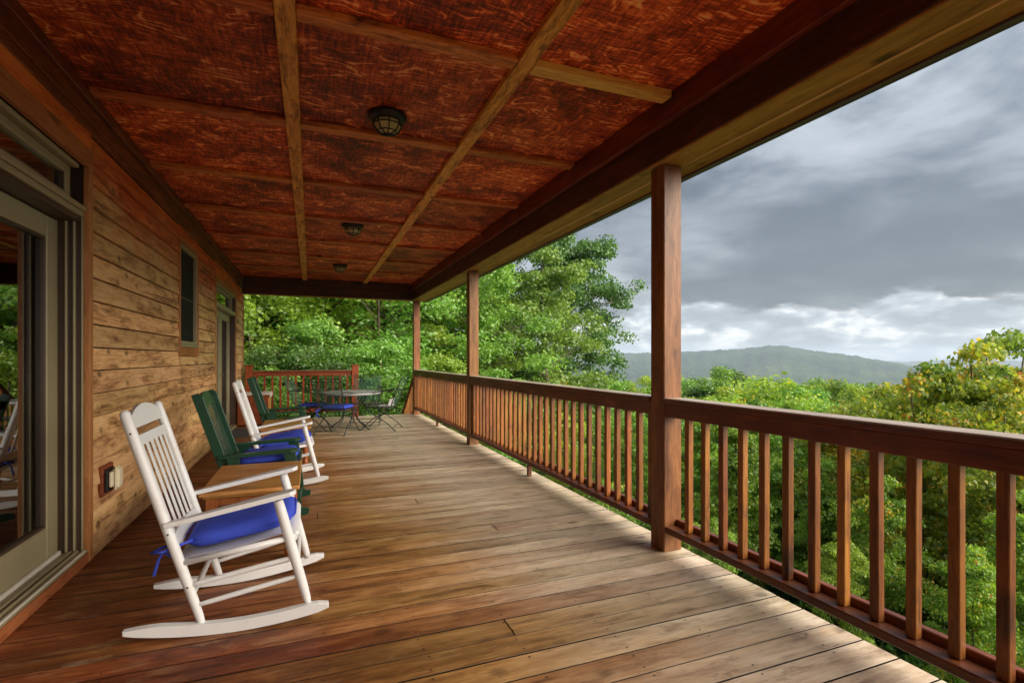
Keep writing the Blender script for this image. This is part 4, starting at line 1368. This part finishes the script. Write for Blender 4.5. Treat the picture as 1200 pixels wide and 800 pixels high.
def white_rocker():
    t = thing('rocking_chair', (0, 0, 0))
    RB, RT = (-0.158, 0.038), (-0.455, 1.020)          # rear post in the side plane (x, z)
    FB, FT = (0.287, 0.075), (0.155, 0.578)
    def rp(s, y):
        x, z = lerp(RB, RT, s)
        return (x, y, z)
    def fp(s, y):
        x, z = lerp(FB, FT, s)
        return (x, y, z)
    yr, yf = 0.266, 0.300
    for sg in (-1, 1):
        b = MB()
        ss = [0, 0.04, 0.12, 0.3, 0.6, 0.9, 0.985, 0.995, 1.0]
        rr = [0.013, 0.017, 0.0200, 0.0215, 0.0215, 0.021, 0.020, 0.016, 0.008]
        b.tube([rp(s, sg * yr) for s in ss], rr, 16).build('back_post', 'white', t)
        b = MB()
        ss = [0, 0.05, 0.2, 0.55, 0.9, 1.0]
        rr = [0.013, 0.018, 0.0215, 0.0235, 0.0225, 0.021]
        b.tube([fp(s, sg * lerp((yf + 0.004,), (yf - 0.002,), s)[0]) for s in ss], rr, 16).build('front_leg', 'white', t)
        for q, (fn, s) in enumerate(((rp, 0.19), (rp, 0.90), (rp, 0.44), (fp, 0.455), (fp, 0.275))):
            c = fn(s, sg * (yr if fn is rp else yf))
            b = MB()
            b.tube([(c[0], c[1] + sg * 0.0185, c[2]), (c[0], c[1] + sg * 0.0232, c[2])], 0.0042, 8)
            b.build('screw_plug', 'nail', t)
        # arm: flat paddle, broader and rounded at the front
        A, B = Vector((-0.300, 0, 0.512)), Vector((0.232, 0, 0.612))
        d = (B - A).normalized()
        up = d.cross(Vector((0, -1, 0))).normalized()
        up = up if up.z > 0 else -up
        L = (B - A).length
        prof = [(0, -0.020), (L * 0.45, -0.026), (L * 0.80, -0.036), (L - 0.025, -0.038), (L - 0.006, -0.026), (L, -0.008), (L, 0.008), (L - 0.006, 0.026), (L - 0.025, 0.038), (L * 0.80, 0.036), (L * 0.45, 0.026), (0, 0.020)]
        b = MB()
        b.prism(prof, -0.011, 0.011, (A.x, sg * (yf - 0.012), A.z), d, (0, 1, 0), up, 0.005)
        b.build('arm', 'white', t)
        # runner
        b = MB()
        n = 18
        lo, hi = [], []
        for i in range(n + 1):
            x = -0.462 + (0.840 * i) / n
            z = 0.26 * (x + 0.06) ** 2 + 0.0008
            th = 0.050
            if i < 4:
                th = 0.020 + 0.032 * math.sin(i / 4 * math.pi / 2)
            if i > n - 2:
                th = 0.030 if i == n else 0.044
            lo.append((x, z + (0.004 if i == n else 0)))
            hi.append((x, z + th - (0.004 if i == n else 0)))
        ys = sg * (yr - 0.020)
        ye = sg * (yf + 0.030)
        b.prism(lo + hi[::-1], -0.018, 0.018, (0, 0, 0), (1, 0, 0), (0, 0, 1), (0, 1, 0), 0.005)
        for v in b.bm.verts:
            q = (v.co.x + 0.462) / 0.84
            v.co.y += ys + (ye - ys) * q
        b.build('runner', 'white', t)
        # side stretchers
        for (s0, s1) in ((0.19, 0.455), (0.095, 0.275)):
            p0, p1 = rp(s0, sg * yr), fp(s1, sg * yf)
            b = MB()
            b.tube([p0, lerp(p0, p1, 0.1), lerp(p0, p1, 0.5), lerp(p0, p1, 0.9), p1], [0.0085, 0.011, 0.0125, 0.011, 0.0085], 10).build('stretcher', 'white', t)
    for (f, s, yy) in ((rp, 0.14, yr), (fp, 0.36, yf)):
        p0, p1 = f(s, -yy), f(s, yy)
        MB().tube([p0, lerp(p0, p1, 0.1), lerp(p0, p1, 0.5), lerp(p0, p1, 0.9), p1], [0.0085, 0.011, 0.0125, 0.011, 0.0085], 10).build('stretcher', 'white', t)
    # woven seat wrapped over its rails
    p00, p10 = Vector((-0.255, 0, 0.338)), Vector((0.228, 0, 0.412))
    for nm_, p, w, rr in (('seat_rail', p00 + Vector((0, 0, -0.012)), yr, 0.013), ('seat_rail', p10 + Vector((0, 0, -0.014)), yf, 0.015)):
        MB().tube([(p.x, -w, p.z), (p.x, w, p.z)], rr, 10).build(nm_, 'white', t)
    for sg in (-1, 1):
        MB().tube([(p00.x, sg * yr, p00.z - 0.010), (p10.x, sg * yf, p10.z - 0.012)], 0.014, 10).build('seat_rail', 'white', t)
    sm = MB()
    ns = 24
    for i in range(ns):
        q = -1 + 2 * (i + 0.5) / ns
        y0, y1 = q * (yr - 0.030), q * (yf - 0.026)
        w = 0.0108
        pts = [(p00.x + 0.02, p00.z - 0.028), (p00.x - 0.014, p00.z - 0.012), (p00.x, p00.z + 0.006), ((p00.x + p10.x) / 2, (p00.z + p10.z) / 2 - 0.004),
               (p10.x - 0.02, p10.z + 0.004), (p10.x + 0.010, p10.z + 0.001), (p10.x + 0.019, p10.z - 0.014), (p10.x + 0.010, p10.z - 0.031), (p10.x - 0.03, p10.z - 0.036)]
        rows = []
        for j, (x, z) in enumerate(pts):
            y = y0 + (y1 - y0) * j / (len(pts) - 1)
            r0 = sm.bm.verts.new((x, y - w, z - 0.004 if 1 < j < 7 else z))
            r1 = sm.bm.verts.new((x, y, z + 0.003 if j < 6 else z))
            if 5 <= j <= 7:
                r1.co.x += 0.004
            r2 = sm.bm.verts.new((x, y + w, z - 0.004 if 1 < j < 7 else z))
            rows.append((r0, r1, r2))
        for a, b in zip(rows, rows[1:]):
            for c in (0, 1):
                f = sm.bm.faces.new((a[c], b[c], b[c + 1], a[c + 1]))
                f.smooth = True
    sm.build('woven_seat', 'white', t)
    # back: arched crest, slot, rail, slats, lower rail
    o = Vector((RB[0], 0, RB[1]))
    upv = Vector((RT[0] - RB[0], 0, RT[1] - RB[1]))
    LB = upv.length
    upv.normalize()
    nrm = Vector((upv.z, 0, -upv.x))
    hw = yr - 0.012
    def arch(s0, s1, rise, n=12):
        lo = [(hw * (-1 + 2 * i / n), s0) for i in range(n + 1)]
        hi = [(hw * (1 - 2 * i / n), s1 + rise * (1 - (1 - 2 * i / n) ** 2)) for i in range(n + 1)]
        return lo + hi
    MB().prism(arch(0.938, 0.982, 0.056), -0.009, 0.009, o, (0, 1, 0), upv, nrm, 0.004).build('crest_rail', 'white', t)
    MB().prism(arch(0.858, 0.904, 0.0), -0.009, 0.009, o, (0, 1, 0), upv, nrm, 0.004).build('back_rail', 'white', t)
    MB().prism(arch(0.365, 0.425, 0.020), -0.010, 0.010, o, (0, 1, 0), upv, nrm, 0.004).build('back_rail', 'white', t)
    for i in range(6):
        y = (-2.5 + i) * 0.078
        MB().prism([(y - 0.0150, 0.425), (y + 0.0150, 0.425), (y + 0.0150, 0.862), (y - 0.0150, 0.862)], -0.0028, 0.0028, o, (0, 1, 0), upv, nrm, 0.001).build('slat', 'white', t)
    return t


def green_rocker():
    t = thing('rocking_chair', (0, 0, 0))
    o = Vector((-0.205, 0, 0.20))
    top = Vector((-0.462, 0, 0.985))
    upv = (top - o)
    L = upv.length
    upv.normalize()
    nrm = Vector((upv.z, 0, -upv.x))
    for sg in (-1, 1):
        b = MB()
        b.prism([(-0.034, -0.07), (0.034, -0.07), (0.034, L - 0.03), (0.012, L), (-0.034, L)], -0.014, 0.014, o + Vector((0, sg * 0.262, 0)), nrm, upv, (0, 1, 0), 0.003).build('back_post', 'green', t)
        b = MB()
        b.prism([(0, -0.030), (0.30, -0.036), (0.50, -0.050), (0.535, -0.040), (0.545, -0.018), (0.545, 0.018), (0.535, 0.040), (0.50, 0.050), (0.30, 0.036), (0, 0.030)], -0.012, 0.012, (-0.315, sg * 0.288, 0.512), Vector((1, 0, 0.045)).normalized(), (0, 1, 0), Vector((-0.045, 0, 1)).normalized(), 0.004).build('arm', 'green', t)
        b = MB()
        b.prism([(0.128, 0.522), (0.212, 0.526), (0.262, 0.050), (0.198, 0.050)], -0.014, 0.014, (0, sg * 0.292, 0), (1, 0, 0), (0, 0, 1), (0, 1, 0), 0.003).build('front_leg', 'green', t)
        b = MB()
        b.prism([(-0.262, 0.505), (-0.175, 0.509), (-0.165, 0.300), (-0.225, 0.300)], -0.013, 0.013, (0, sg * 0.292, 0), (1, 0, 0), (0, 0, 1), (0, 1, 0), 0.003).build('arm_support', 'green', t)
        b = MB()
        b.prism([(-0.245, 0.375), (0.235, 0.405), (0.235, 0.325), (-0.245, 0.295)], -0.013, 0.013, (0, sg * 0.264, 0), (1, 0, 0), (0, 0, 1), (0, 1, 0), 0.003).build('seat_rail', 'green', t)
        b = MB()
        n = 16
        lo, hi = [], []
        for i in range(n + 1):
            x = -0.50 + 0.81 * i / n
            z = 0.27 * (x + 0.06) ** 2 + 0.0008
            lo.append((x, z))
            hi.append((x, z + (0.060 if 0 < i < n else 0.042)))
        b.prism(lo + hi[::-1], -0.014, 0.014, (0, sg * 0.292, 0), (1, 0, 0), (0, 0, 1), (0, 1, 0), 0.004).build('runner', 'green', t)
        b = MB()
        b.bar((-0.19, sg * 0.264, 0.205), (0.215, sg * 0.264, 0.205), 0.024, 0.055, 0.003).build('stretcher', 'green', t)
    # scalloped crest with two dips beside the middle
    pts = [(-0.248, L - 0.115), (0.248, L - 0.115)]
    for i in range(25):
        y = 0.248 - 0.496 * i / 24
        a = abs(y)
        z = L - 0.012 if a < 0.13 else L - 0.012 - 0.045 * max(0.0, math.sin((a - 0.13) / 0.118 * math.pi * 0.62))
        pts.append((y, z + 0.014 * max(0, 1 - (a / 0.13) ** 2)))
    MB().prism(pts, -0.009, 0.009, o, (0, 1, 0), upv, nrm, 0.003).build('crest_rail', 'green', t)
    MB().prism([(-0.248, 0.205), (0.248, 0.205), (0.248, 0.262), (-0.248, 0.262)], -0.009, 0.009, o, (0, 1, 0), upv, nrm, 0.003).build('back_rail', 'green', t)
    for i in range(8):
        y = (-3.5 + i) * 0.058
        MB().prism([(y - 0.0115, 0.258), (y + 0.0115, 0.258), (y + 0.0115, L - 0.112), (y - 0.0115, L - 0.112)], -0.0025, 0.0025, o, (0, 1, 0), upv, nrm, 0.001).build('slat', 'green', t)
    for i in range(8):
        x = -0.205 + i * 0.0605
        z = 0.382 + (x + 0.24) * 0.0625 + 0.010
        b = MB()
        b.box((0, 0, 0), (0.052, 0.53, 0.018), None, 0.003)
        b.build('seat_slat', 'green', t, (x, 0, z), (0, -0.0625, 0))
    for x, z in ((0.236, 0.12), (-0.25, 0.075)):
        MB().tube([(x, -0.325, z), (x, 0.325, z)], 0.012, 8).build('stretcher', 'green', t)
    return t


def cushion(name, x, y, z, rz, tilt, size, label, cat='cushion', group=None, tie=None, seed=1):
    t = thing(name, (x, y, z), label, cat, group, None, rz)
    me = superpillow(*size, seed=seed)
    me.build('pad', 'blue', t, (0, 0, 0), (0, tilt, 0))
    L_, W_ = size[0] / 2, size[1] / 2
    ring = []
    for q in range(49):
        a = 2 * math.pi * q / 48
        ca, sa = math.cos(a), math.sin(a)
        rr_ = 1 / (abs(ca) ** 5 + abs(sa) ** 5) ** 0.2
        ring.append(Vector((ca * rr_ * L_, sa * rr_ * W_, 0.004 * math.sin(5 * a))))
    MB().tube(ring, 0.0055, 6, False).build('piping', 'blue', t, (0, 0, 0), (0, tilt, 0))
    if tie:
        for sg in tie:
            px, py = -size[0] / 2 + 0.01, sg * (size[1] / 2 - 0.03)
            b = MB()
            b.tube([(px + 0.03, py, -0.015), (px - 0.03, py + sg * 0.02, -0.030), (px - 0.078, py + sg * 0.030, -0.045), (px - 0.100, py + sg * 0.012, -0.080), (px - 0.118, py + sg * 0.02, -0.150)], [0.006, 0.006, 0.005, 0.006, 0.008], 8)
            b.build('tie', 'blue', t)
            b = MB()
            b.tube([(px - 0.078, py + sg * 0.030, -0.045), (px - 0.040, py + sg * 0.045, -0.070), (px - 0.008, py + sg * 0.04, -0.120), (px + 0.012, py + sg * 0.03, -0.170)], [0.006, 0.006, 0.006, 0.008], 8)
            b.build('tie', 'blue', t)
            b = MB()
            b.tube([(px - 0.03, py + sg * 0.02, -0.030), (px - 0.075, py + sg * 0.052, -0.038), (px - 0.125, py + sg * 0.025, -0.046), (px - 0.10, py - sg * 0.006, -0.040), (px - 0.06, py - sg * 0.012, -0.030)], 0.0065, 8)
            b.build('tie', 'blue', t)
    return t


GR = 'rocking chairs in a row along the house wall'
r1 = white_rocker()
r1.location = (-0.300, 2.945, 0)
r1.rotation_euler = (0, 0, R(0.5))
tag(r1, 'nearest white rocking chair in front of the patio door trim', 'rocking chair', GR)
r3 = copy_tree(r1)
r3.location = (-0.225, 5.70, 0)
r3.rotation_euler = (0, 0, R(2))
tag(r3, 'farther white rocking chair between the two green ones', 'rocking chair', GR)
r2 = green_rocker()
r2.location = (-0.315, 4.600, 0)
r2.rotation_euler = (0, 0, R(-1))
tag(r2, 'nearer dark green slatted rocking chair beside the first end table', 'rocking chair', GR)
r4 = copy_tree(r2)
r4.location = (-0.285, 7.72, 0)
r4.rotation_euler = (0, 0, R(1))
tag(r4, 'farther dark green rocking chair beyond the second end table', 'rocking chair', GR)
CG = 'blue seat cushions'
cushion('seat_cushion', -0.308, 2.947, 0.428, R(0.5), R(-9), (0.475, 0.490, 0.098), 'thick blue cushion tied on the nearest white rocker', 'cushion', CG, (-1, 1), 1)
cushion('seat_cushion', -0.315, 4.600, 0.462, R(-1), R(-3.5), (0.44, 0.47, 0.085), 'blue cushion on the nearer green rocker behind the first end table', 'cushion', CG, None, 2)
cushion('seat_cushion', -0.235, 5.702, 0.426, R(2), R(-9), (0.475, 0.490, 0.110), 'blue cushion on the farther white rocker', 'cushion', CG, (-1, 1), 3)

# ------------------------------------------------------------------ end tables
def end_table(lx, ly, h):
    t = thing('end_table', (0, 0, 0))
    b = MB()
    b.box((0, 0, h - 0.0125), (lx, ly, 0.025), None, 0.006, 2)
    b.build('tabletop', 'table', t)
    MB().box((0, 0, h - 0.034), (lx - 0.035, ly - 0.035, 0.016), None, 0.005).build('moulding', 'table', t)
    zt, zb = h - 0.043, h - 0.135
    for sx, sy, L, ax in ((0, -1, lx - 0.13, 0), (0, 1, lx - 0.13, 0), (-1, 0, ly - 0.13, 1), (1, 0, ly - 0.13, 1)):
        c = (sx * (lx / 2 - 0.055), sy * (ly / 2 - 0.055), (zt + zb) / 2)
        s = (L, 0.020, zt - zb) if ax == 0 else (0.020, L, zt - zb)
        MB().box(c, s, None, 0.002).build('apron', 'table_red', t)
        # twisted rope moulding along the apron
        b = MB()
        n = int(L / 0.016)
        for i in range(n):
            q = -L / 2 + (i + 0.5) * L / n
            cc = (q, c[1] + sy * 0.013, c[2] - 0.008) if ax == 0 else (c[0] + sx * 0.013, q, c[2] - 0.008)
            d = Vector((0.010, 0, 0.010)) if ax == 0 else Vector((0, 0.010, 0.010))
            b.tube([Vector(cc) - d, Vector(cc), Vector(cc) + d], [0.003, 0.0065, 0.003], 5)
        tag(b.build('rope_moulding', 'rope', t), kind='stuff')
    prof = [(0.020, 0.0), (0.026, 0.02), (0.030, 0.045), (0.022, 0.062), (0.017, 0.075), (0.024, 0.090), (0.020, 0.105), (0.026, 0.14), (0.033, 0.19), (0.028, 0.225), (0.018, 0.24), (0.030, 0.252), (0.018, 0.265), (0.024, 0.285), (0.032, 0.30)]
    k = (zb + 0.002) / 0.30
    for sx in (-1, 1):
        for sy in (-1, 1):
            cx_, cy_ = sx * (lx / 2 - 0.062), sy * (ly / 2 - 0.062)
            b = MB()
            b.lathe([(r, z * k) for r, z in prof], (cx_, cy_, 0), 16)
            b.box((cx_, cy_, (zt + zb) / 2), (0.062, 0.062, zt - zb), None, 0.003)
            b.build('leg', 'table_red', t)
    return t
TG = 'end tables between the rocking chairs'
t1 = end_table(0.545, 0.84, 0.46)
t1.location = (-0.335, 3.850, 0)
tag(t1, 'honey wood end table beside the nearest white rocker', 'table', TG)
t2 = copy_tree(t1)
t2.location = (-0.265, 6.76, 0)
tag(t2, 'honey wood end table beyond the farther white rocker', 'table', TG)

# ------------------------------------------------------------------ patio table and wrought iron chairs
def mesh_panel(o, ex, ey, w0, w1, h, n, m, t=0.0045):
    """strips of expanded metal: o = bottom middle, ex across, ey up"""
    b = MB()
    o, ex, ey = Vector(o), Vector(ex), Vector(ey)
    nz = ex.cross(ey).normalized() * 0.0015
    def q(a, c, d, off):
        b.bm.faces.new([b.bm.verts.new(p + off) for p in (a - d, a + d, c + d, c - d)])
    for i in range(n + 1):
        s = -1 + 2 * i / n
        q(o + ex * (s * w0 / 2), o + ex * (s * w1 / 2) + ey * h, ex * t / 2, nz)
    for j in range(m + 1):
        v = j / m
        w = w0 + (w1 - w0) * v
        q(o + ey * (h * v) - ex * (w / 2), o + ey * (h * v) + ex * (w / 2), ey * t / 2, -nz)
    return b


def curve(pts, n=6):
    """Catmull-Rom through pts"""
    P = [Vector(p) for p in pts]
    P = [P[0] * 2 - P[1]] + P + [P[-1] * 2 - P[-2]]
    out = []
    for i in range(1, len(P) - 2):
        for k in range(n):
            s = k / n
            a, b, c, d = P[i - 1:i + 3]
            out.append(0.5 * ((2 * b) + (c - a) * s + (2 * a - 5 * b + 4 * c - d) * s * s + (-a + 3 * b - 3 * c + d) * s ** 3))
    out.append(P[-2])
    return out


def iron_chair():
    """faces +x"""
    t = thing('patio_chair', (0, 0, 0))
    zs = 0.40
    # seat frame and mesh
    sf = [(-0.21, -0.21, zs - 0.01), (0.19, -0.24, zs + 0.01), (0.235, -0.17, zs), (0.235, 0.17, zs), (0.19, 0.24, zs + 0.01), (-0.21, 0.21, zs - 0.01), (-0.21, -0.21, zs - 0.01)]
    MB().tube(sf, 0.008, 8).build('seat_frame', 'iron', t)
    tag(mesh_panel((-0.205, 0, zs - 0.006), (0, 1, 0), Vector((0.43, 0, 0.012)).normalized(), 0.41, 0.46, 0.43, 36, 30, 0.0075).build('seat_mesh', 'seatmesh', t), kind='stuff')
    # back
    up = Vector((-0.20, 0, 0.52)).normalized()
    B0 = Vector((-0.215, 0, zs))
    hb = 0.53
    T0 = B0 + up * hb
    MB().tube(curve([B0 + Vector((0, -0.21, 0)), B0 + up * 0.3 + Vector((0, -0.235, 0)), T0 + Vector((0, -0.245, -0.02)), T0 + Vector((-0.02, -0.225, 0.012)), T0 + Vector((-0.025, 0, 0.02)), T0 + Vector((-0.02, 0.225, 0.012)), T0 + Vector((0, 0.245, -0.02)), B0 + up * 0.3 + Vector((0, 0.235, 0)), B0 + Vector((0, 0.21, 0))], 5), 0.0085, 8).build('back_frame', 'iron', t)
    tag(mesh_panel(B0 + up * 0.03, (0, 1, 0), up, 0.41, 0.47, hb - 0.06, 38, 40, 0.0030).build('back_mesh', 'mesh', t), kind='stuff')
    MB().tube([B0 + up * (hb - 0.03) + Vector((0, -0.24, 0)), B0 + up * (hb - 0.03) + Vector((0, 0.24, 0))], 0.006, 6).build('back_bar', 'iron', t)
    for sg in (-1, 1):
        y = sg * 0.245
        # arm: from the back, forward, then curling down to the seat
        a0 = B0 + up * 0.30
        MB().tube(curve([(a0.x, y, a0.z), (a0.x + 0.10, y * 1.06, a0.z + 0.015), (0.06, y * 1.10, 0.655), (0.17, y * 1.10, 0.635), (0.215, y * 1.08, 0.57), (0.20, y * 1.03, 0.48), (0.17, y, zs + 0.01)], 6), 0.0085, 8).build('arm', 'iron', t)
        # crossed spring legs with turned-out feet
        MB().tube(curve([(0.20, y * 0.95, zs), (0.12, y * 0.98, 0.31), (-0.06, y, 0.20), (-0.22, y * 1.02, 0.085), (-0.285, y * 1.04, 0.020), (-0.31, y * 1.04, 0.010)], 6), 0.0085, 8).build('leg', 'iron', t)
        MB().tube(curve([(-0.20, y * 0.90, zs - 0.01), (-0.10, y * 0.95, 0.30), (0.07, y, 0.21), (0.21, y * 1.03, 0.09), (0.27, y * 1.05, 0.020), (0.295, y * 1.05, 0.010)], 6), 0.0085, 8).build('leg', 'iron', t)
        for fx in (-0.31, 0.295):
            b = MB()
            b.lathe([(0.0, 0.0005), (0.016, 0.003), (0.016, 0.010), (0.006, 0.016), (0.0, 0.017)], (fx, y * 1.045, 0), 10)
            b.build('foot', 'iron', t)
    for x in (-0.25, 0.24):
        z = 0.055 if x > 0 else 0.057
        MB().tube([(x, -0.252, z), (x, 0.252, z)], 0.006, 6).build('stretcher', 'iron', t)
    return t
PG = 'wrought iron patio chairs round the mesh table'
c1 = iron_chair()
def put(o, x, y, deg, label):
    o.location = (x, y, 0)
    o.rotation_euler = (0, 0, R(deg))
    tag(o, label, 'chair', PG)
put(c1, 0.415, 8.98, 62, 'iron patio chair with a blue cushion, nearest to the viewer, back turned')
c2 = copy_tree(c1); put(c2, 0.03, 9.55, -14, 'iron patio chair with a blue cushion, leftmost of the four, facing the table')
c3 = copy_tree(c1); put(c3, 0.98, 10.05, -100, 'bare iron patio chair on the far side of the round table')
c4 = copy_tree(c1); put(c4, 1.16, 9.22, 157, 'bare iron patio chair at the right with a white cloth on its seat')
def rot2(x, y, deg):
    a = R(deg)
    return x * math.cos(a) - y * math.sin(a), x * math.sin(a) + y * math.cos(a)
for (cx_, cy_, dg, lb, sd_) in ((0.415, 8.98, 62, 'blue cushion on the nearest iron patio chair', 5), (0.03, 9.55, -14, 'blue cushion on the leftmost iron patio chair', 6)):
    dx, dy = rot2(0.01, 0, dg)
    cushion('seat_cushion', cx_ + dx, cy_ + dy, 0.437, R(dg), R(-2), (0.43, 0.45, 0.062), lb, 'cushion', CG, (1,), sd_)
dx, dy = rot2(-0.10, 0.03, 157)
cl = thing('cloth', (1.16 + dx, 9.22 + dy, 0.412), 'white folded cloth lying on the seat of the right patio chair', 'cloth', None, None, R(150))
b = MB()
b.box((0, 0, 0.006), (0.20, 0.24, 0.012), None, 0.004)
b.build('fold', 'paper', cl)
b = MB()
b.box((-0.085, 0, 0.070), (0.012, 0.235, 0.11), Matrix.Rotation(R(-18), 3, 'Y'), 0.004)
b.build('flap', 'paper', cl)

pt = thing('patio_table', (0.64, 9.40, 0), 'round grey mesh patio table between the iron chairs', 'table')
b = MB()
b.lathe([(0.0, 0.648), (0.50, 0.648), (0.524, 0.652), (0.530, 0.646), (0.530, 0.618), (0.523, 0.616), (0.518, 0.636), (0.0, 0.640)], (0, 0, 0), 48)
b.build('tabletop', 'tabletop', pt)
b = MB()
b.tube([(0.5 * math.cos(a * math.pi / 12), 0.5 * math.sin(a * math.pi / 12), 0.625) for a in range(25)], 0.009, 6)
b.build('rim', 'iron', pt)
for q in range(4):
    a = R(45 + 90 * q)
    c, s_ = math.cos(a), math.sin(a)
    MB().tube(curve([(0.40 * c, 0.40 * s_, 0.63), (0.30 * c, 0.30 * s_, 0.50), (0.14 * c, 0.14 * s_, 0.33), (0.20 * c, 0.20 * s_, 0.16), (0.36 * c, 0.36 * s_, 0.05), (0.43 * c, 0.43 * s_, 0.011)], 6), 0.010, 8).build('leg', 'iron', pt)
MB().tube([(0.14 * math.cos(a * math.pi / 8), 0.14 * math.sin(a * math.pi / 8), 0.33) for a in range(17)], 0.007, 6).build('leg_ring', 'iron', pt)

# ------------------------------------------------------------------ storage box, mat, outlet, lamps, hook
sb = thing('storage_box', (-0.98, 10.72, 0), 'red boarded storage box with a pale lid against the wall end', 'box')
piece('body', sb, -1.225, -0.735, 10.42, 11.02, 0.02, 0.565, 'newel', 0.006)
for q, (z0, z1) in enumerate(((0.03, 0.205), (0.212, 0.385), (0.392, 0.56))):
    piece('front_board', sb, -1.230, -0.730, 10.402, 10.4195, z0, z1, 'newel', 0.004)
for q in range(4):
    y = 10.43 + q * 0.15
    piece('side_board', sb, -0.7345, -0.718, y, y + 0.143, 0.03, 0.56, 'table', 0.004)
piece('lid', sb, -1.245, -0.705, 10.385, 11.035, 0.566, 0.598, 'boxwhite', 0.006)
piece('lid_trim', sb, -0.704, -0.690, 10.40, 11.02, 0.520, 0.594, 'boxwhite', 0.003)

dm = thing('doormat', (-1.00, 9.55, 0), 'grey doormat in front of the far double door', 'doormat')
b = MB()
b.box((0, 0, 0.008), (0.46, 1.10, 0.013), None, 0.003)
b.build('pile', 'mat', dm)

ob = thing('outlet_box', (WX + 0.022, 4.162, 0.45), 'ivory weatherproof outlet box on a dark base low on the siding', 'outlet box')
piece('base_block', ob, WX + 0.018, WX + 0.042, 4.035, 4.235, 0.350, 0.545, 'frieze', 0.004)
piece('base_plate', ob, WX + 0.0425, WX + 0.058, 4.065, 4.200, 0.372, 0.522, 'black', 0.004)
piece('cover', ob, WX + 0.0585, WX + 0.104, 4.132, 4.212, 0.380, 0.515, 'ivory', 0.012)
piece('cover', ob, WX + 0.0585, WX + 0.078, 4.085, 4.126, 0.400, 0.500, 'ivory', 0.006)
piece('hinge_rib', ob, WX + 0.080, WX + 0.086, 4.126, 4.2135, 0.372, 0.523, 'ivory', 0.002)

def ceiling_light(x, y, label):
    t = thing('ceiling_light', (x, y, CZ), label, 'ceiling light', 'caged black ceiling lights')
    MB().lathe([(0.0, -0.0005), (0.122, -0.0005), (0.128, -0.010), (0.124, -0.026), (0.108, -0.042), (0.084, -0.048), (0.0, -0.048)], (0, 0, 0), 24).build('canopy', 'black', t)
    MB().lathe([(0.088, -0.045), (0.090, -0.072), (0.066, -0.108), (0.036, -0.121), (0.0, -0.124)], (0, 0, 0), 8, False).build('glass_bowl', 'lampglass', t)
    for zz, r in ((-0.073, 0.093), (-0.113, 0.062)):
        MB().tube([(r * math.cos(a * math.pi / 12), r * math.sin(a * math.pi / 12), zz) for a in range(25)], 0.0040, 6, False).build('cage_ring', 'black', t)
    for q in range(8):
        a = math.pi * q / 4
        c, s_ = math.cos(a), math.sin(a)
        MB().tube([(0.092 * c, 0.092 * s_, -0.045), (0.094 * c, 0.094 * s_, -0.073), (0.069 * c, 0.069 * s_, -0.110), (0.038 * c, 0.038 * s_, -0.125), (0.012 * c, 0.012 * s_, -0.128)], 0.0042, 6).build('cage_rib', 'black', t)
    MB().lathe([(0.0, -0.140), (0.010, -0.138), (0.016, -0.132), (0.014, -0.127), (0.0, -0.126)], (0, 0, 0), 12).build('finial', 'black', t)
    return t
ceiling_light(0.475, 3.47, 'nearest black caged ceiling light with faceted glass')
ceiling_light(0.475, 6.48, 'middle black caged ceiling light')
ceiling_light(0.475, 9.35, 'farthest black caged ceiling light near the end beam')
hk = thing('ceiling_hook', (-0.165, 6.25, CZ), 'small pale hook under the ceiling beside the left batten', 'hook')
MB().tube(curve([(0, 0, 0), (0, 0, -0.022), (-0.012, 0, -0.036), (-0.030, 0, -0.034), (-0.036, 0, -0.020)], 5), 0.003, 6).build('bent_wire', 'white', hk)
